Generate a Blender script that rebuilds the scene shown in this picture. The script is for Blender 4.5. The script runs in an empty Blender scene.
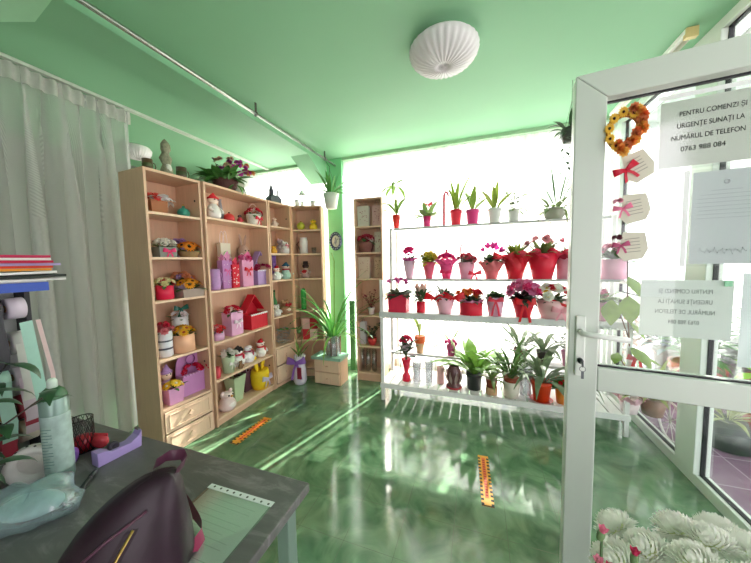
import bpy, math, random
from mathutils import Vector, Matrix
R = random.Random(11)
PI = math.pi
sc = bpy.context.scene
COL = sc.collection

# ------------------------------------------------------------------ camera
FPX = 285.0; CX, CY = 375.5, 281.5; EYE = 1.43
yaw, pitch, roll = math.radians(19.7), math.radians(4.07), math.radians(1.08)
fw = Vector((-math.sin(yaw)*math.cos(pitch), math.cos(yaw)*math.cos(pitch), -math.sin(pitch)))
r0 = Vector((math.cos(yaw), math.sin(yaw), 0)); u0 = r0.cross(fw)
rt = math.cos(roll)*r0 - math.sin(roll)*u0
up = math.sin(roll)*r0 + math.cos(roll)*u0
cam = bpy.data.cameras.new('camera'); cam.sensor_width = 36; cam.lens = 36*FPX/751; cam.clip_start = .02
co = bpy.data.objects.new('camera', cam); COL.objects.link(co)
m = Matrix((rt, up, -fw)).transposed().to_4x4(); m.translation = (0, 0, EYE); co.matrix_world = m
sc.camera = co

def proj_x(x, y, z):
    v = Vector((x, y, z-EYE)); return CX + FPX*v.dot(rt)/v.dot(fw)
def ray(px, py):
    return fw + rt*((px-CX)/FPX) + up*((CY-py)/FPX)
def on_line(A, B, z, px):
    """the point over the line A-B, at height z, that stands where the photo shows it"""
    lo, hi = -.6, 1.6
    f = lambda t: proj_x(A[0]+t*(B[0]-A[0]), A[1]+t*(B[1]-A[1]), z)-px
    for _ in range(40):
        mid = (lo+hi)/2
        if f(mid) < 0: lo = mid
        else: hi = mid
    return (A[0]+lo*(B[0]-A[0]), A[1]+lo*(B[1]-A[1]), z)
def depth(p): return (Vector(p)-Vector((0, 0, EYE))).dot(fw)/FPX    # metres per pixel there

# --------------------------------------------------------------- materials
def lin(h):
    h = h.lstrip('#'); c = [int(h[i:i+2], 16)/255 for i in (0, 2, 4)]
    return tuple(x/12.92 if x <= .04045 else ((x+.055)/1.055)**2.4 for x in c)
CACHE = {}
def C(h, rough=.55, var=.12, scale=18, metal=0, sheen=0, trans=0, bump=0, spec=.4):
    """a procedural material: one colour with a soft noise variation"""
    k = (h, rough, var, scale, metal, trans, bump, spec)
    if k in CACHE: return CACHE[k]
    mt = bpy.data.materials.new('paint_'+h.strip('#')); mt.use_nodes = True
    nt = mt.node_tree; b = nt.nodes['Principled BSDF']
    c = lin(h)
    tc = nt.nodes.new('ShaderNodeTexCoord'); nz = nt.nodes.new('ShaderNodeTexNoise'); nz.inputs['Scale'].default_value = scale
    nt.links.new(tc.outputs['Object'], nz.inputs['Vector'])
    mx = nt.nodes.new('ShaderNodeMix'); mx.data_type = 'RGBA'
    mx.inputs['A'].default_value = (*[x*(1-var) for x in c], 1); mx.inputs['B'].default_value = (*[min(1, x*(1+var)) for x in c], 1)
    nt.links.new(nz.outputs['Fac'], mx.inputs['Factor']); nt.links.new(mx.outputs['Result'], b.inputs['Base Color'])
    b.inputs['Roughness'].default_value = rough; b.inputs['Metallic'].default_value = metal
    b.inputs['Specular IOR Level'].default_value = spec
    if bump:
        bp = nt.nodes.new('ShaderNodeBump'); bp.inputs['Strength'].default_value = bump; bp.inputs['Distance'].default_value = .01
        nt.links.new(nz.outputs['Fac'], bp.inputs['Height']); nt.links.new(bp.outputs['Normal'], b.inputs['Normal'])
    if trans:                                                       # petals, leaves, thin cloth: light comes through
        out = nt.nodes['Material Output']; tl = nt.nodes.new('ShaderNodeBsdfTranslucent'); ms = nt.nodes.new('ShaderNodeMixShader')
        nt.links.new(mx.outputs['Result'], tl.inputs['Color']); ms.inputs[0].default_value = trans
        nt.links.new(b.outputs[0], ms.inputs[1]); nt.links.new(tl.outputs[0], ms.inputs[2]); nt.links.new(ms.outputs[0], out.inputs[0])
    CACHE[k] = mt; return mt
def leafm(h): return C(h, .45, .25, 30, trans=.22)
def petal(h): return C(h, .6, .12, 30, trans=.28)
def ribbon(h): return C(h, .35, .1, 30, trans=.25)
def paper(h): return C(h, .8, .04, 6, trans=.2)
def thin(name, tint, fac_t, gloss=.06, rough=.0, kind='glass', diffuse=None):
    """thin clear sheet: lets the view through, with a weak reflection"""
    k = ('thin', name)
    if k in CACHE: return CACHE[k]
    mt = bpy.data.materials.new(name); mt.use_nodes = True; nt = mt.node_tree; nt.nodes.clear()
    out = nt.nodes.new('ShaderNodeOutputMaterial'); tr = nt.nodes.new('ShaderNodeBsdfTransparent'); tr.inputs[0].default_value = (*tint, 1)
    gl = nt.nodes.new('ShaderNodeBsdfGlossy'); gl.inputs['Roughness'].default_value = rough; gl.inputs[0].default_value = (1, 1, 1, 1)
    lw = nt.nodes.new('ShaderNodeLayerWeight'); lw.inputs[0].default_value = .25
    mp = nt.nodes.new('ShaderNodeMapRange'); mp.inputs[3].default_value = gloss; mp.inputs[4].default_value = min(1, gloss*6)
    nt.links.new(lw.outputs['Fresnel'], mp.inputs[0])
    m1 = nt.nodes.new('ShaderNodeMixShader'); nt.links.new(mp.outputs[0], m1.inputs[0]); nt.links.new(tr.outputs[0], m1.inputs[1]); nt.links.new(gl.outputs[0], m1.inputs[2])
    last = m1
    if diffuse:
        df = nt.nodes.new('ShaderNodeBsdfDiffuse'); df.inputs[0].default_value = (*diffuse, 1)
        m2 = nt.nodes.new('ShaderNodeMixShader'); m2.inputs[0].default_value = 1-fac_t
        nt.links.new(m1.outputs[0], m2.inputs[1]); nt.links.new(df.outputs[0], m2.inputs[2]); last = m2
    nt.links.new(last.outputs[0], out.inputs[0]); CACHE[k] = mt; return mt
def sheer(name, h, t_transp, t_transl):
    mt = bpy.data.materials.new(name); mt.use_nodes = True; nt = mt.node_tree; nt.nodes.clear()
    out = nt.nodes.new('ShaderNodeOutputMaterial'); c = (*lin(h), 1)
    tr = nt.nodes.new('ShaderNodeBsdfTransparent'); tl = nt.nodes.new('ShaderNodeBsdfTranslucent'); df = nt.nodes.new('ShaderNodeBsdfDiffuse')
    wv = nt.nodes.new('ShaderNodeTexWave'); wv.inputs['Scale'].default_value = 60; wv.inputs['Distortion'].default_value = 2
    mp = nt.nodes.new('ShaderNodeMapRange'); mp.inputs[3].default_value = max(0, t_transp-.05); mp.inputs[4].default_value = t_transp+.05
    nt.links.new(wv.outputs['Fac'], mp.inputs[0])
    tl.inputs[0].default_value = c; df.inputs[0].default_value = c
    a = nt.nodes.new('ShaderNodeMixShader'); a.inputs[0].default_value = t_transl
    nt.links.new(df.outputs[0], a.inputs[1]); nt.links.new(tl.outputs[0], a.inputs[2])
    b = nt.nodes.new('ShaderNodeMixShader'); nt.links.new(mp.outputs[0], b.inputs[0]); nt.links.new(a.outputs[0], b.inputs[1]); nt.links.new(tr.outputs[0], b.inputs[2])
    nt.links.new(b.outputs[0], out.inputs[0]); return mt
def wood_mat(name, h, var=.13, rough=.45):
    mt = C(h, rough, .0, 1.23); mt = bpy.data.materials.new(name); mt.use_nodes = True; nt = mt.node_tree; b = nt.nodes['Principled BSDF']
    c = lin(h); tc = nt.nodes.new('ShaderNodeTexCoord'); mp = nt.nodes.new('ShaderNodeMapping'); mp.inputs['Scale'].default_value = (14, 14, 1.2)
    nz = nt.nodes.new('ShaderNodeTexNoise'); nz.inputs['Scale'].default_value = 4; nz.inputs['Detail'].default_value = 4; nz.inputs['Distortion'].default_value = .6
    nt.links.new(tc.outputs['Object'], mp.inputs[0]); nt.links.new(mp.outputs[0], nz.inputs['Vector'])
    mx = nt.nodes.new('ShaderNodeMix'); mx.data_type = 'RGBA'; mx.inputs['A'].default_value = (*[x*(1-var) for x in c], 1); mx.inputs['B'].default_value = (*[min(1, x*(1+var)) for x in c], 1)
    nt.links.new(nz.outputs['Fac'], mx.inputs['Factor']); nt.links.new(mx.outputs['Result'], b.inputs['Base Color']); b.inputs['Roughness'].default_value = rough
    return mt

# ------------------------------------------------------------- mesh helper
class MB:
    def __init__(s): s.v = []; s.f = []; s.mi = 0; s.m = []; s.sm = []
    def add(s, vs, fs, smooth=True):
        o = len(s.v); s.v += [tuple(p) for p in vs]
        for f in fs: s.f.append([i+o for i in f]); s.m.append(s.mi); s.sm.append(smooth)
        return s
    def box(s, x0, x1, y0, y1, z0, z1, M=None):
        vs = [Vector((x, y, z)) for z in (z0, z1) for y in (y0, y1) for x in (x0, x1)]
        if M is not None: vs = [M @ p for p in vs]
        return s.add(vs, [(0, 2, 3, 1), (4, 5, 7, 6), (0, 1, 5, 4), (2, 6, 7, 3), (0, 4, 6, 2), (1, 3, 7, 5)], False)
    def lathe(s, prof, n=20, c=(0, 0, 0), wob=None, M=None, sx=1, sy=1):
        vs = []; fs = []; k = len(prof)
        for i, p in enumerate(prof):
            for j in range(n):
                a = 2*PI*j/n; r = p[0]; z = p[1]
                if wob: r, z = wob(r, z, a, i)
                vs.append(Vector((c[0]+r*math.cos(a)*sx, c[1]+r*math.sin(a)*sy, c[2]+z)))
        for i in range(k-1):
            for j in range(n):
                a, b = i*n+j, i*n+(j+1) % n; fs.append((a, b, b+n, a+n))
        fs.append(tuple(range(n-1, -1, -1))) if prof[0][0] > 1e-4 and not wob else None
        if prof[-1][0] > 1e-4 and not wob: fs.append(tuple(range((k-1)*n, k*n)))
        if M is not None: vs = [M @ p for p in vs]
        return s.add(vs, fs)
    def ball(s, c, r, n=12, k=7, M=None):
        if not hasattr(r, '__len__'): r = (r, r, r)
        pr = [(max(1e-4, math.sin(PI*i/k)), -math.cos(PI*i/k)) for i in range(k+1)]
        vs = []; fs = []
        for p in pr:
            for j in range(n):
                a = 2*PI*j/n; q = Vector((p[0]*math.cos(a)*r[0], p[0]*math.sin(a)*r[1], p[1]*r[2]))
                vs.append((M @ q if M is not None else q)+Vector(c))
        for i in range(k):
            for j in range(n):
                a, b = i*n+j, i*n+(j+1) % n; fs.append((a, b, b+n, a+n))
        return s.add(vs, fs)
    def tube(s, pts, r, n=6, caps=True):
        pts = [Vector(p) for p in pts]; k = len(pts); vs = []; fs = []
        ref = Vector((0, 0, 1))
        for i, p in enumerate(pts):
            d = (pts[min(i+1, k-1)]-pts[max(i-1, 0)]).normalized()
            a = d.cross(ref if abs(d.z) < .9 else Vector((0, 1, 0))).normalized(); b = d.cross(a)
            rr = r[i] if hasattr(r, '__len__') else r
            vs += [p+a*rr*math.cos(2*PI*j/n)+b*rr*math.sin(2*PI*j/n) for j in range(n)]
        for i in range(k-1):
            for j in range(n):
                a, b = i*n+j, i*n+(j+1) % n; fs.append((a, a+n, b+n, b))
        if caps: fs += [tuple(range(n)), tuple(range(k*n-1, (k-1)*n-1, -1))]
        return s.add(vs, fs)
    def ring(s, c, R_, r, n=20, k=6, M=None, sy=1):
        vs = []; fs = []
        for i in range(n):
            a = 2*PI*i/n
            for j in range(k):
                b = 2*PI*j/k; q = Vector(((R_+r*math.cos(b))*math.cos(a), (R_+r*math.cos(b))*math.sin(a)*sy, r*math.sin(b)))
                vs.append((M @ q if M is not None else q)+Vector(c))
        for i in range(n):
            for j in range(k):
                fs.append((i*k+j, ((i+1) % n)*k+j, ((i+1) % n)*k+(j+1) % k, i*k+(j+1) % k))
        return s.add(vs, fs)
    def leaf(s, base, az, el, L, W, droop=.6, n=6, peak=.45, fold=.25):
        """a blade that leaves base at azimuth/elevation and droops along its length"""
        p = Vector(base); vs = []; fs = []; h = Vector((math.cos(az), math.sin(az), 0)); sd = Vector((-math.sin(az), math.cos(az), 0))
        e = el
        for i in range(n+1):
            t = i/n
            w = W*.5*(math.sin(PI*min(1, t/(2*peak)) ) if t < peak else math.cos(PI/2*(t-peak)/(1-peak)))
            w = max(w, W*.04)
            d = h*math.cos(e)+Vector((0, 0, 1))*math.sin(e); nrm = d.cross(sd)
            vs += [p+sd*w, p+nrm*w*fold, p-sd*w]
            p = p+d*(L/n); e -= droop/n*(1+t)
        for i in range(n):
            a = i*3; fs += [(a, a+1, a+4, a+3), (a+1, a+2, a+5, a+4)]
        return s.add(vs, fs)
    def strip(s, pts, w):
        """ribbon along pts; w is the half-width vector (or one for each point)"""
        vs = []; fs = []
        for i, p in enumerate(pts):
            ww = Vector(w[i] if isinstance(w[0], (tuple, list, Vector)) else w); vs += [Vector(p)-ww, Vector(p)+ww]
        for i in range(len(pts)-1): fs.append((2*i, 2*i+1, 2*i+3, 2*i+2))
        return s.add(vs, fs)
    def prism(s, poly, y0, y1, M=None):
        """polygon in x,z pushed along y"""
        n = len(poly); vs = [Vector((p[0], y0, p[1])) for p in poly]+[Vector((p[0], y1, p[1])) for p in poly]
        if M is not None: vs = [M @ q for q in vs]
        return s.add(vs, [tuple(range(n)), tuple(range(2*n-1, n-1, -1))]+[(i, i+n, (i+1) % n+n, (i+1) % n) for i in range(n)], False)
    def mesh(s, name, mats):
        me = bpy.data.meshes.new(name); me.from_pydata(s.v, [], s.f)
        for mt in (mats if isinstance(mats, (list, tuple)) else [mats]): me.materials.append(mt)
        me.polygons.foreach_set('material_index', s.m); me.polygons.foreach_set('use_smooth', s.sm); me.update()
        return me
    def build(s, name, mats, parent=None, bevel=0, loc=None):
        o = bpy.data.objects.new(name, s.mesh(name, mats)); COL.objects.link(o); o.parent = parent
        if loc: o.location = loc
        if bevel:
            b = o.modifiers.new('bevel', 'BEVEL'); b.width = bevel; b.segments = 2; b.limit_method = 'ANGLE'
        return o
def tag(o, label, cat, group=None):
    o['label'] = label; o['category'] = cat
    if group: o['group'] = group
    return o
def thing(name, label, cat, loc=(0, 0, 0), rz=0, group=None):
    o = bpy.data.objects.new(name, None); COL.objects.link(o); o.location = loc; o.rotation_euler = (0, 0, rz); o.empty_display_size = .05
    return tag(o, label, cat, group)
def struct(o, parent=None): o['kind'] = 'structure'; return o
def part(name, me, parent, loc=(0, 0, 0), rot=(0, 0, 0), s=1):
    o = bpy.data.objects.new(name, me); COL.objects.link(o); o.parent = parent; o.location = loc; o.rotation_euler = rot
    o.scale = (s, s, s) if not hasattr(s, '__len__') else s
    return o

# -------------------------------------------------- flowers (unit radius)
FL = {}
GROW = [1.0, 1.0, 1.0, 1.0]      # leaf length, leaf width, leaf count, flower size
def flower_mesh(kind, h, h2='#e8c34a'):
    k = (kind, h, h2)
    if k in FL: return FL[k]
    b = MB(); mats = [petal(h), C(h2, .7)]; q = random.Random(3)
    if kind == 'rose':
        for ring, (n, el, L, r) in enumerate([(5, .15, .75, .25), (5, .65, .7, .2), (4, 1.05, .6, .12), (3, 1.35, .5, .05)]):
            for i in range(n):
                a = 2*PI*i/n+ring*.7; b.leaf((r*math.cos(a), r*math.sin(a), .05*ring), a, el, L, .85-.12*ring, -.9, 3, .6, -.3)
    elif kind == 'daisy':
        for n, el, L in ((13, .1, .85), (11, .35, .7)):
            for i in range(n):
                a = 2*PI*i/n+el; b.leaf((.18*math.cos(a), .18*math.sin(a), .04), a, el, L, .32, .5, 3, .6, -.1)
        b.mi = 1; b.ball((0, 0, .12), (.27, .27, .14), 10, 4)
    elif kind == 'mum':
        mats[0] = C('#fbfcf6', .6, .03, 30, trans=.35)
        for i in range(190):                                       # a pompon of narrow incurved petals
            f_ = (i+.5)/190; a = i*2.39996; e = 1.5-1.95*math.sqrt(f_); L = .36+.3*f_
            d = Vector((math.cos(a)*math.cos(e), math.sin(a)*math.cos(e), math.sin(e)*.8))
            b.leaf(d*(.36+.05*q.random()), a, e+.25+q.uniform(-.1, .1), L*q.uniform(.9, 1.1), .2, -.55 if f_ < .7 else .2, 4, .62, -.35)
        b.mi = 1; b.ball((0, 0, .0), (.38, .38, .32), 12, 7); b.mi = 0
    elif kind == 'carnation':
        for ring, (n, el, L) in enumerate([(8, .1, .9), (8, .55, .85), (6, 1.0, .75), (4, 1.4, .7)]):
            for i in range(n):
                a = 2*PI*i/n+ring*.4; b.leaf((0, 0, .03*ring), a, el+q.uniform(-.1, .1), L, .62, .2, 3, .8, q.uniform(-.4, .4))
    elif kind == 'cyclamen':
        for i in range(5):
            a = 2*PI*i/5; b.leaf((.1*math.cos(a), .1*math.sin(a), 0), a, 1.1, 1.0, .6, -.3, 4, .55, .3)
    elif kind == 'bud':
        b.mi = 1; b.lathe([(.02, -1.2), (.32, -1.0), (.4, -.4), (.36, 0)], 10); b.mi = 0
        for i in range(5):
            a = 2*PI*i/5; b.leaf((.2*math.cos(a), .2*math.sin(a), -.05), a, 1.35, .8, .55, .5, 3, .6, .3)
        b.ball((0, 0, .15), (.28, .28, .45), 8, 5)
    FL[k] = b.mesh('flower_'+kind, mats); return FL[k]
def heads(parent, kind, h, n, c, spread, r, h2='#e8c34a', flat=.75, name='flower', seed=0, tilt=1.0):
    """n single heads over a dome of the given spread, each a part of its own"""
    me = flower_mesh(kind, h, h2); q = random.Random(seed+n); r *= GROW[3]; spread *= .5+.5*GROW[3]
    for i in range(n):
        t = math.sqrt((i+.3)/n) if n > 1 else 0; a = i*2.4+seed
        x, y = spread*t*math.cos(a), spread*t*math.sin(a); z = spread*flat*math.sqrt(max(0, 1-t*t*.95))
        ct = t*tilt
        part(name, me, parent, (c[0]+x, c[1]+y, c[2]+z), (0, ct, a), r*q.uniform(.85, 1.15))
def foliage(parent, c, n, L, W, h, el=(.2, 1.2), droop=.6, r=.01, seed=1, name='foliage', zs=0, peak=.45, fold=.25, wall=None):
    L *= GROW[0]; W *= GROW[1]; n = int(n*GROW[2])
    q = random.Random(seed); b = MB()
    for i in range(n):
        a = i*2.4+q.uniform(-.3, .3); rr = r*math.sqrt(q.random())
        k_ = .5 if wall is not None and math.cos(a-wall) > .55 else 1          # kept short towards a wall
        b.leaf((c[0]+rr*math.cos(a), c[1]+rr*math.sin(a), c[2]+q.uniform(0, zs)), a, q.uniform(*el), L*k_*q.uniform(.65, 1.1), W*q.uniform(.8, 1.15), droop*q.uniform(.6, 1.3), 6, peak, fold)
    return b.build(name, leafm(h), parent)
def sprigs(parent, c, n, L, h, leaf_l, leaf_w, el=(.9, 1.4), seed=1, name='foliage', step=7, stem='#5d6b3a', sr=.0016):
    q = random.Random(seed); b = MB(); leaf_l *= GROW[0]; leaf_w *= GROW[1]; sr *= GROW[1]
    for i in range(n):
        a = i*2.4+q.uniform(-.4, .4); e = q.uniform(*el); d = Vector((math.cos(a)*math.cos(e), math.sin(a)*math.cos(e), math.sin(e)))
        p0 = Vector(c); l = L*q.uniform(.65, 1.05); mid = p0+d*l*.55; p1 = p0+d*l+Vector((math.cos(a), math.sin(a), 0))*l*.08
        b.mi = 1; b.tube([p0, mid, p1], [sr*1.3, sr, sr*.6], 5); b.mi = 0
        for k in range(step):
            t = (k+1.5)/(step+1); pp = p0.lerp(mid, t*2) if t < .5 else mid.lerp(p1, t*2-1)
            b.leaf(pp, a+k*2.3, q.uniform(.1, .8), leaf_l*q.uniform(.7, 1.1), leaf_w, .7, 4)
    return b.build(name, [leafm(h), C(stem)], parent)
POT = {'cone': lambda w, b, h: [(b*.5, 0), (w*.5, h), (w*.46, h), (w*.44, h*.9), (.001, h*.88)],
       'pot': lambda w, b, h: [(b*.5, 0), (w*.46, h*.78), (w*.5, h*.8), (w*.5, h), (w*.45, h), (w*.43, h*.9), (.001, h*.88)],
       'cyl': lambda w, b, h: [(b*.48, 0), (w*.5, h*.03), (w*.5, h), (w*.46, h), (w*.45, h*.9), (.001, h*.9)],
       'bowl': lambda w, b, h: [(b*.5, 0), (w*.45, h*.35), (w*.5, h*.75), (w*.48, h), (w*.44, h), (w*.42, h*.85), (.001, h*.83)]}
def pot(parent, kind, w, b, h, hexc, name='pot', rough=.4, n=20, trans=0):
    return MB().lathe(POT[kind](w, b, h), n).build(name, C(hexc, rough, .08, trans=trans), parent)
def sqpot(parent, w, d, h, hexc, name='pot', taper=.9, rough=.5, mat=None):
    b = MB(); t = .006
    def loop(s, z, i=0): return [(x*(w/2*s-i), y*(d/2*s-i), z) for x, y in ((-1, -1), (1, -1), (1, 1), (-1, 1))]
    vs = loop(taper, 0)+loop(1, h)+loop(1, h, t)+loop(1, h*.88, t)
    fs = [(3, 2, 1, 0)]+[(k*4+i, k*4+(i+1) % 4, k*4+4+(i+1) % 4, k*4+4+i) for k in range(3) for i in range(4)]+[(12, 13, 14, 15)]
    b.add(vs, fs, False); return b.build(name, mat or C(hexc, rough, .08), parent)
def bow(parent, c, s, hexc, az=-PI/2, name='bow', tails=1.0):
    """two loops, a knot and two tails; faces the azimuth az"""
    b = MB(); f = Vector((math.cos(az), math.sin(az), 0)); sd = Vector((-math.sin(az), math.cos(az), 0)); z = Vector((0, 0, 1)); c = Vector(c)
    for sg in (-1, 1):
        ts = [2*PI*i/14 for i in range(15)]; lift = z*s*.28
        pts = [c+sd*sg*s*(.5-.5*math.cos(t))+f*s*(.05+.2*math.sin(t))+lift*(.5-.5*math.cos(t)) for t in ts]
        b.strip(pts, [(z*.95+sd*sg*-.25)*s*(.1+.27*math.sin(t/2)**1.5) for t in ts])
        if tails: b.strip([c+f*.02*s, c+sd*sg*s*.3-z*s*.5*tails+f*.1*s, c+sd*sg*s*.5-z*s*1.1*tails+f*.05*s], sd*s*.13+z*s*.03)
    b.ball(c+f*.06*s, s*.17, 8, 5); return b.build(name, ribbon(hexc), parent)
def wrap(parent, r0_, r1, h, hexc, z0=0, amp=.16, freq=9, name='paper_wrap', mat=None, lean=.25):
    def wob(r, z, a, i):
        k = i/5; return r*(1+amp*k*math.sin(freq*a+i)), z0+z*(1+lean*.5*k*math.sin(2*freq*a*.5+1.3)*k)
    b = MB().lathe([(r0_+(r1-r0_)*(i/5)**1.3, h*i/5) for i in range(6)], 54, wob=wob)
    return b.build(name, mat or C(hexc, .5, .1, 20, trans=.35), parent)
def strand(parent, pts, r, hexc, name='stem', n=6): return MB().tube(pts, r, n).build(name, C(hexc), parent)
def text(parent, body, size, hexc, loc, rot, name='lettering', align='CENTER', spacing=1.0):
    cu = bpy.data.curves.new('txt', 'FONT'); cu.body = body; cu.size = size; cu.align_x = align; cu.align_y = 'CENTER'; cu.extrude = .0002; cu.space_line = spacing
    o = bpy.data.objects.new('txt', cu); COL.objects.link(o); dg = bpy.context.evaluated_depsgraph_get(); dg.update()
    me = bpy.data.meshes.new_from_object(o.evaluated_get(dg)); bpy.data.objects.remove(o)
    me.materials.clear(); me.materials.append(C(hexc, .8, .02))
    p = bpy.data.objects.new(name, me); COL.objects.link(p); p.parent = parent; p.location = loc; p.rotation_euler = rot; return p
# ---------------------------------------------------------------- setting
CEIL = 2.75; BACK = 3.5; RIGHT = 1.28; LEFT = -4.3; FRONT = -1.6
def floor_mat():
    mt = bpy.data.materials.new('green_tile'); mt.use_nodes = True; nt = mt.node_tree; b = nt.nodes['Principled BSDF']; N = nt.nodes.new; Lk = nt.links.new
    tc = N('ShaderNodeTexCoord'); mp = N('ShaderNodeMapping'); T = .265
    mp.inputs['Location'].default_value = (.64/T, -1.49/T, 0); mp.inputs['Scale'].default_value = (1/T, 1/T, 1); Lk(tc.outputs['Object'], mp.inputs[0])
    br = N('ShaderNodeTexBrick'); br.offset = 0; br.squash = 1
    br.inputs['Scale'].default_value = 1; br.inputs['Brick Width'].default_value = 1; br.inputs['Row Height'].default_value = 1
    br.inputs['Mortar Size'].default_value = .006; br.inputs['Mortar Smooth'].default_value = .3; Lk(mp.outputs[0], br.inputs['Vector'])
    n1 = N('ShaderNodeTexNoise'); n1.inputs['Scale'].default_value = 5; n1.inputs['Detail'].default_value = 6; n1.inputs['Distortion'].default_value = 1.2; Lk(tc.outputs['Object'], n1.inputs['Vector'])
    rp = N('ShaderNodeValToRGB'); e = rp.color_ramp.elements; e[0].position = .3; e[0].color = (*lin('#43684a'), 1); e[1].position = .72; e[1].color = (*lin('#7fa07b'), 1); Lk(n1.outputs['Fac'], rp.inputs[0])
    mx = N('ShaderNodeMix'); mx.data_type = 'RGBA'; Lk(br.outputs['Fac'], mx.inputs['Factor']); Lk(rp.outputs[0], mx.inputs['A']); mx.inputs['B'].default_value = (*lin('#64755f'), 1)
    Lk(mx.outputs['Result'], b.inputs['Base Color'])
    n2 = N('ShaderNodeTexNoise'); n2.inputs['Scale'].default_value = 3; n2.inputs['Detail'].default_value = 3; Lk(tc.outputs['Object'], n2.inputs['Vector'])
    mr = N('ShaderNodeMapRange'); mr.inputs[1].default_value = .35; mr.inputs[2].default_value = .7; mr.inputs[3].default_value = .05; mr.inputs[4].default_value = .2; Lk(n2.outputs['Fac'], mr.inputs[0]); Lk(mr.outputs[0], b.inputs['Roughness'])
    bp = N('ShaderNodeBump'); bp.inputs['Strength'].default_value = .12; bp.inputs['Distance'].default_value = .004; Lk(n2.outputs['Fac'], bp.inputs['Height']); Lk(bp.outputs[0], b.inputs['Normal'])
    b.inputs['Specular IOR Level'].default_value = .85; return mt
GREEN = C('#85ba92', .6, .04, 3)
WALLG = C('#84cf95', .6, .04, 3)
PVC = C('#dfe6de', .3, .02, 4)
WHITE = C('#f2f2ee', .5, .03, 6)
struct(MB().box(LEFT, RIGHT+.06, FRONT, BACK+.1, -.08, 0).build('floor', floor_mat()))
struct(MB().box(LEFT, RIGHT+.1, FRONT, BACK+.1, CEIL, CEIL+.12).build('ceiling', GREEN))
# shallow ceiling beam with the slanting haunch that runs down into the pillar
b = MB(); bx0, bx1 = -2.1, -1.86; bz = 2.69
b.prism([(FRONT, CEIL), (FRONT, bz), (2.95, bz), (3.37, 2.46), (3.37, CEIL)], bx0, bx1, Matrix(((0, 1, 0, 0), (1, 0, 0, 0), (0, 0, 1, 0), (0, 0, 0, 1))))
struct(b.build('trim_1', GREEN, bevel=.004))
struct(MB().box(-1.86, -1.64, 3.37, 3.5, 0, CEIL).build('wall_pillar', WALLG, bevel=.006))
struct(MB().box(-1.575, -1.505, 3.36, 3.4, 0, .92).build('trim_2', C('#3f7a4a', .5, .1)))
# lighter green ceiling box above the counter
struct(MB().add([(x, y, z) for z in (CEIL, 2.68) for x, y in ((-2.72, .655), (-2.133, .879), (-1.637, .805), (-1.637, .2), (-2.72, .2))],
     [(0, 1, 2, 3, 4), (9, 8, 7, 6, 5), (0, 5, 6, 1), (1, 6, 7, 2), (2, 7, 8, 3), (3, 8, 9, 4), (4, 9, 5, 0)], False).build('trim_3', C('#a9dcb4', .5, .03)))
# back wall: low parapet, full-width glazing above
struct(MB().box(-3.3, RIGHT, BACK+.02, BACK+.12, 0, .14).box(LEFT, -3.3, BACK+.02, BACK+.12, 0, CEIL).build('wall_back', C('#bfae9c', .6, .06)))
w = thing('window_1', 'wide window', 'window'); del w['label'], w['category']; struct(w)
b = MB().box(-3.3, RIGHT+.06, BACK+.04, BACK+.1, .14, .2).box(-3.3, RIGHT+.06, BACK+.04, BACK+.1, 2.68, 2.75)
for x in (-3.26, -1.7, -.45, .5, 1.25): b.box(x-.035, x+.035, BACK+.04, BACK+.1, .2, 2.68)
b.build('window_frame', PVC, w)
MB().box(-3.3, RIGHT, BACK+.066, BACK+.072, .2, 2.68).build('pane', thin('clear_glass', (.97, 1, .98), 1, .04), w)
struct(MB().box(LEFT-.1, LEFT, FRONT, BACK+.1, 0, CEIL).build('wall_left', C('#7d8078', .7, .05)))
struct(MB().box(LEFT-.1, .2, FRONT-.1, FRONT, 0, CEIL).build('wall_front', C('#c3c9c0', .7, .05)))
struct(MB().box(RIGHT, RIGHT+.1, FRONT, .18, 0, CEIL).build('wall_right', C('#c3c9c0', .7, .05)))
# right wall: white frames, clear panes, black gaskets
w = thing('window_2', 'x', 'x'); del w['label'], w['category']; struct(w)
b = MB().box(RIGHT, RIGHT+.07, 1.13, BACK+.02, 0, .07).box(RIGHT, RIGHT+.07, 1.13, BACK+.02, 2.69, 2.75)
for y0, y1 in ((1.13, 1.2), (2.24, 2.42), (3.4, 3.5)): b.box(RIGHT-.01, RIGHT+.07, y0, y1, .07, 2.69)
b.box(RIGHT, RIGHT+.07, 2.42, 3.4, 1.03, 1.09)
b.build('window_frame', PVC, w, bevel=.004)
b = MB()
for y0, y1, z0, z1 in ((1.2, 2.24, .07, 2.69), (2.42, 3.4, .07, 1.03), (2.42, 3.4, 1.09, 2.69)):
    for a in ((y0, y0+.006, z0, z1), (y1-.006, y1, z0, z1), (y0, y1, z0, z0+.006), (y0, y1, z1-.01, z1)): b.box(RIGHT+.022, RIGHT+.045, *a)
b.build('gasket', C('#15161c', .5), w)
b = MB().box(RIGHT+.03, RIGHT+.036, 1.2, 2.24, .07, 2.69).box(RIGHT+.03, RIGHT+.036, 2.42, 3.4, .07, 2.69)
b.build('pane', CACHE[('thin', 'clear_glass')], w)
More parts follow.
